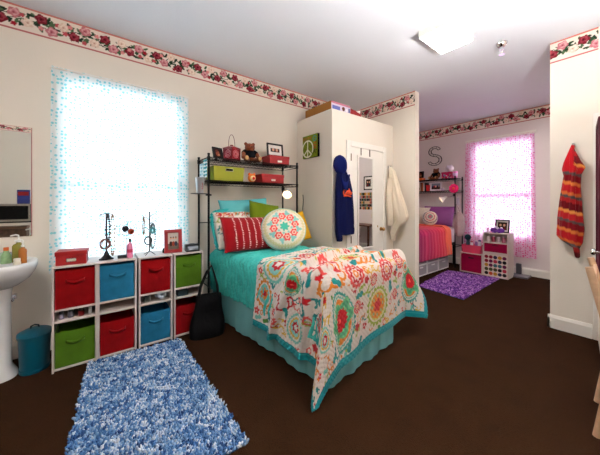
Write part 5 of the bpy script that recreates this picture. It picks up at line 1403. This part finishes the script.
# basket of toiletries on the low cube
t = thing('basket', 'pink open basket of toiletries on the low white cube', 'basket', (1.28, 5.80, .376))
PNK = M('pink_plastic', (226, 84, 120), .4, trans=.1)
b = MB(); w, h, d = .34, .145, .2
b.add([(-w / 2 + .02, -d / 2 + .01, 0), (w / 2 - .02, -d / 2 + .01, 0), (w / 2, -d / 2, h), (-w / 2, -d / 2, h), (-w / 2 + .02, d / 2 - .01, 0), (w / 2 - .02, d / 2 - .01, 0), (w / 2, d / 2, h), (-w / 2, d / 2, h)],
      [(0, 1, 2, 3), (5, 4, 7, 6), (1, 5, 6, 2), (4, 0, 3, 7), (4, 5, 1, 0)]); b.build('basket_body', PNK, t, solid=.005)
MB().tube([(-w / 2, -d / 2, h), (w / 2, -d / 2, h), (w / 2, d / 2, h), (-w / 2, d / 2, h)], .006, 6, closed=True).build('basket_rim', PNK, t)
for lb, x, y, r_, h_, c, cap in (('tall dark teal bottle at the left of the pink basket', 1.19, 5.80, .035, .22, (40, 70, 84), (30, 40, 50)), ('white lotion bottle in the pink basket', 1.26, 5.78, .026, .19, (226, 222, 226), (200, 80, 120)),
                                 ('lilac bottle in the pink basket', 1.325, 5.82, .026, .21, (170, 130, 190), (230, 226, 230)), ('white bottle with blue cap in the pink basket', 1.39, 5.79, .028, .22, (222, 220, 230), (60, 70, 150))):
    j = jar('toiletry_bottle', lb, 'bottle', x, y, .383, r_, h_, c, cap)
tag(MB().sph((0, 0, 0), (.055, .045, .055), 18, 10).build('bath_sponge', M('dark_teal_net', (34, 66, 78), .9, bump=.9, bscale=60, var=.2), smooth=60, loc=(1.195, 5.77, .665)), 'dark teal bath sponge on top of the basket bottles', 'sponge')
# on the tall cube
picture_frame('black framed photos standing on the tall white cube stack', (1.715, 5.89, .792), .23, .235, .02, BLACK, 'two', 17, rz=-PI / 2 - R(10), lean=7, mat_w=.02)
t = thing('purple_bow', 'purple and white ribbon bow lying on the tall cube stack', 'bow', (1.68, 5.76, .79))
b = MB()
for s in (-1, 1): b.sph((s * .055, 0, .05), (.055, .03, .042), 14, 8); b.sph((s * .035, -.02, .022), (.03, .03, .02), 12, 8)
b.sph((0, -.01, .045), (.022, .025, .024), 10, 8)
b.build('ribbon', M('violet_ribbon', (120, 52, 160), .5, var=.2), t, smooth=60)
b = MB()
for i in range(5): b.sph((-.06 + .028 * i, .03, .085 + .02 * math.sin(i * 1.6)), (.022, .02, .022), 10, 6)
b.build('white_puffs', M('white_puff', (236, 226, 240), .9, bump=.5), t, smooth=60)
jar('perfume_bottle', 'small clear perfume bottle at the left of the tall cube stack', 'bottle', 1.535, 5.76, .79, .02, .06, (226, 200, 220), (196, 120, 160))
tag(MB().lathe([(.016, 0), (.02, .02), (.012, .06), (.008, .075), (.011, .09), (.001, .092)], n=14).build('perfume_bottle', M('rose_glass', (206, 150, 190), .15), smooth=50, loc=(1.585, 5.78, .79)), 'slender rose perfume bottle beside the clear one', 'bottle')
# floor fan base at the window
t = thing('scale', 'grey bathroom scale standing against the wall under the far window', 'scale', (1.90, 6.12, 0))
MB().box(-.10, -.16, 0, .16, .12, .028).build('scale_base', M('grey_metal', (120, 116, 124), .4), t, bevel=.008)
MB().box(-.05, .04, .028, .03, .09, .22).build('scale_post', M('grey_metal_b', (96, 92, 100), .4), t, bevel=.01)

# ------------------------------------------------------------------ what the mirrors show: the rest of the room
picture_frame('black framed picture on the far wall reflected in the door mirror', (3.2, YB - .004, 1.70), .33, .40, .03, BLACK, 'two', 21, rz=-PI / 2, lean=0, mat_w=.05, stand=False)
cv = photo_canvas(.55, .50, 'collage', 22)
o = sheet('collage_poster', cv, (2.98, YB - .004, 1.13), (1, 0, 0), (0, 0, 1), PAT, thick=.003); tag(o, 'collage poster of many photos on the far wall', 'poster')
ds = thing('desk', 'brown wooden desk at the far wall', 'desk', (3.25, 5.95, 0)); BRN = M('brown_wood', (112, 66, 40), .5, var=.2, vscale=12)
MB().box(-.55, -.28, .70, .55, .30, .73).build('desk_top', BRN, ds, bevel=.004)
for x in (-.52, .48):
    for y in (-.26, .24): MB().box(x, y, 0, x + .04, y + .04, .70).build('leg', BRN, ds)
dc = thing('desk_chair', 'brown wooden desk chair in front of the far desk', 'chair', (3.1, 5.35, 0))
for x in (-.2, .16):
    MB().box(x, -.2, 0, x + .04, -.16, .95).build('leg', BRN, dc, bevel=.004); MB().box(x, .16, 0, x + .04, .2, .44).build('leg', BRN, dc, bevel=.004)
MB().box(-.21, -.2, .44, .21, .21, .47).build('seat', BRN, dc, bevel=.006); MB().box(-.16, -.195, .55, .16, -.17, .93).build('backrest', BRN, dc, bevel=.004)
# shelf with microwave facing the wall mirror
sv = thing('kitchen_shelf', 'black metal shelf unit holding the microwave', 'shelf', (2.6, -1.08, 0))
for x in (0, .4):
    for y in (-.3, .3): MB().tube([(x, y, 0), (x, y, 1.5)], .014, 8).build('post', BLACKM, sv)
for z in (.3, .68, 1.03): MB().box(-.01, -.31, z, .41, .31, z + .02).build('shelf_board', BLACK, sv)
mw = thing('microwave', 'steel and black microwave on the black shelf unit', 'microwave', (2.60, -1.06, 1.051))
MB().box(.012, -.25, 0, .36, .25, .27).build('microwave_body', M('dark_case', (60, 58, 58), .4), mw, bevel=.006)
STL = M('steel', (186, 180, 172), .3, metal=.8)
f = MB(); f.box(0, -.25, 0, .012, -.235, .27); f.box(0, .235, 0, .012, .25, .27); f.box(0, -.235, 0, .012, .235, .03); f.box(0, -.235, .24, .012, .235, .27); f.build('door_frame', STL, mw)
MB().box(.003, -.235, .03, .012, .235, .24).build('door_window', BLACK, mw)
MB().tube([(-.012, -.2, .05), (-.02, -.2, .135), (-.012, -.2, .22)], .008, 8).build('door_handle', STL, mw)
t = thing('cereal_box', 'blue and red box standing on the microwave', 'box', (2.70, -.89, 1.322)); MB().box(-.03, -.07, 0, .03, .07, .22).build('carton', M('blue_card', (46, 60, 130), .6), t, bevel=.002)
MB().box(-.0305, -.06, .13, -.0302, .06, .19).build('red_panel', REDP, t)
t = thing('bread_box', 'brown patterned tin on the lower board of the black shelf', 'tin', (2.75, -1.02, .701)); MB().box(-.12, -.17, 0, .12, .17, .24).build('tin_body', M('brown_tin', (110, 84, 70), .5, var=.4, vscale=25), t, bevel=.01)
MB().box(-.125, -.175, .235, .125, .175, .27).build('lid', M('tan_tin', (150, 120, 96), .5), t, bevel=.006)

# made-up uplight out of view, added to brighten the ceiling
fl = thing('added_uplight', 'added tall black uplight lamp, out of view at the right wall', 'lamp', (3.85, 1.5, 0))
MB().lathe([(.15, 0), (.15, .015), (.03, .03), (.014, .05)], n=28).build('base', BLACKM, fl, smooth=40)
MB().tube([(0, 0, .03), (0, 0, 1.70)], .012, 10).build('pole', BLACKM, fl)
MB().lathe([(.02, 1.69), (.06, 1.71), (.15, 1.79), (.145, 1.795), (.055, 1.72), (.001, 1.715)], n=32).build('bowl_shade', BLACKM, fl, smooth=50)
MB().lathe([(.001, 1.74), (.10, 1.755), (.11, 1.765), (.001, 1.775)], n=28).build('bulb', M('added_uplight_glow', (252, 249, 246), .4, emit=UPL, var=0), fl, smooth=50)
# ------------------------------------------------------------------ light
w = bpy.data.worlds.new('sky'); bpy.context.scene.world = w; w.use_nodes = True
bgn = w.node_tree.nodes['Background']; bgn.inputs['Color'].default_value = (.80, .92, 1, 1); bgn.inputs['Strength'].default_value = 5.8
def portal(name, loc, rot, sx, sy):
    l = bpy.data.lights.new(name, 'AREA'); l.shape = 'RECTANGLE'; l.size = sx; l.size_y = sy; l.cycles.is_portal = True
    o = bpy.data.objects.new(name, l); C.objects.link(o); o.location = loc; o.rotation_euler = rot
portal('window_portal', (-.135, (W0 + W1) / 2, (WZ0 + WZ1) / 2), (0, -PI / 2, 0), WZ1 - WZ0, W1 - W0)
portal('far_window_portal', ((F0 + F1) / 2, YB + .135, (FZ0 + FZ1) / 2), (-PI / 2, 0, 0), F1 - F0, FZ1 - FZ0)

# ------------------------------------------------------------------ camera
cam = bpy.data.cameras.new('camera'); cam.lens = 36 * 267 / 600; cam.sensor_width = 36; cam.shift_y = -25.5 / 600
co = bpy.data.objects.new('camera', cam); C.objects.link(co)
co.location = (3.33, 0, 1.35); co.rotation_euler = (PI / 2, 0, R(52.45)); cam.clip_start = .05
sc = bpy.context.scene
sc.camera = co
sc.view_settings.view_transform = 'Standard'; sc.view_settings.look = 'None'; sc.view_settings.exposure = .42; sc.view_settings.gamma = 1
sc.view_settings.use_curve_mapping = False
sc.cycles.max_bounces = 10; sc.cycles.diffuse_bounces = 6; sc.cycles.transparent_max_bounces = 12; sc.cycles.sample_clamp_indirect = 8
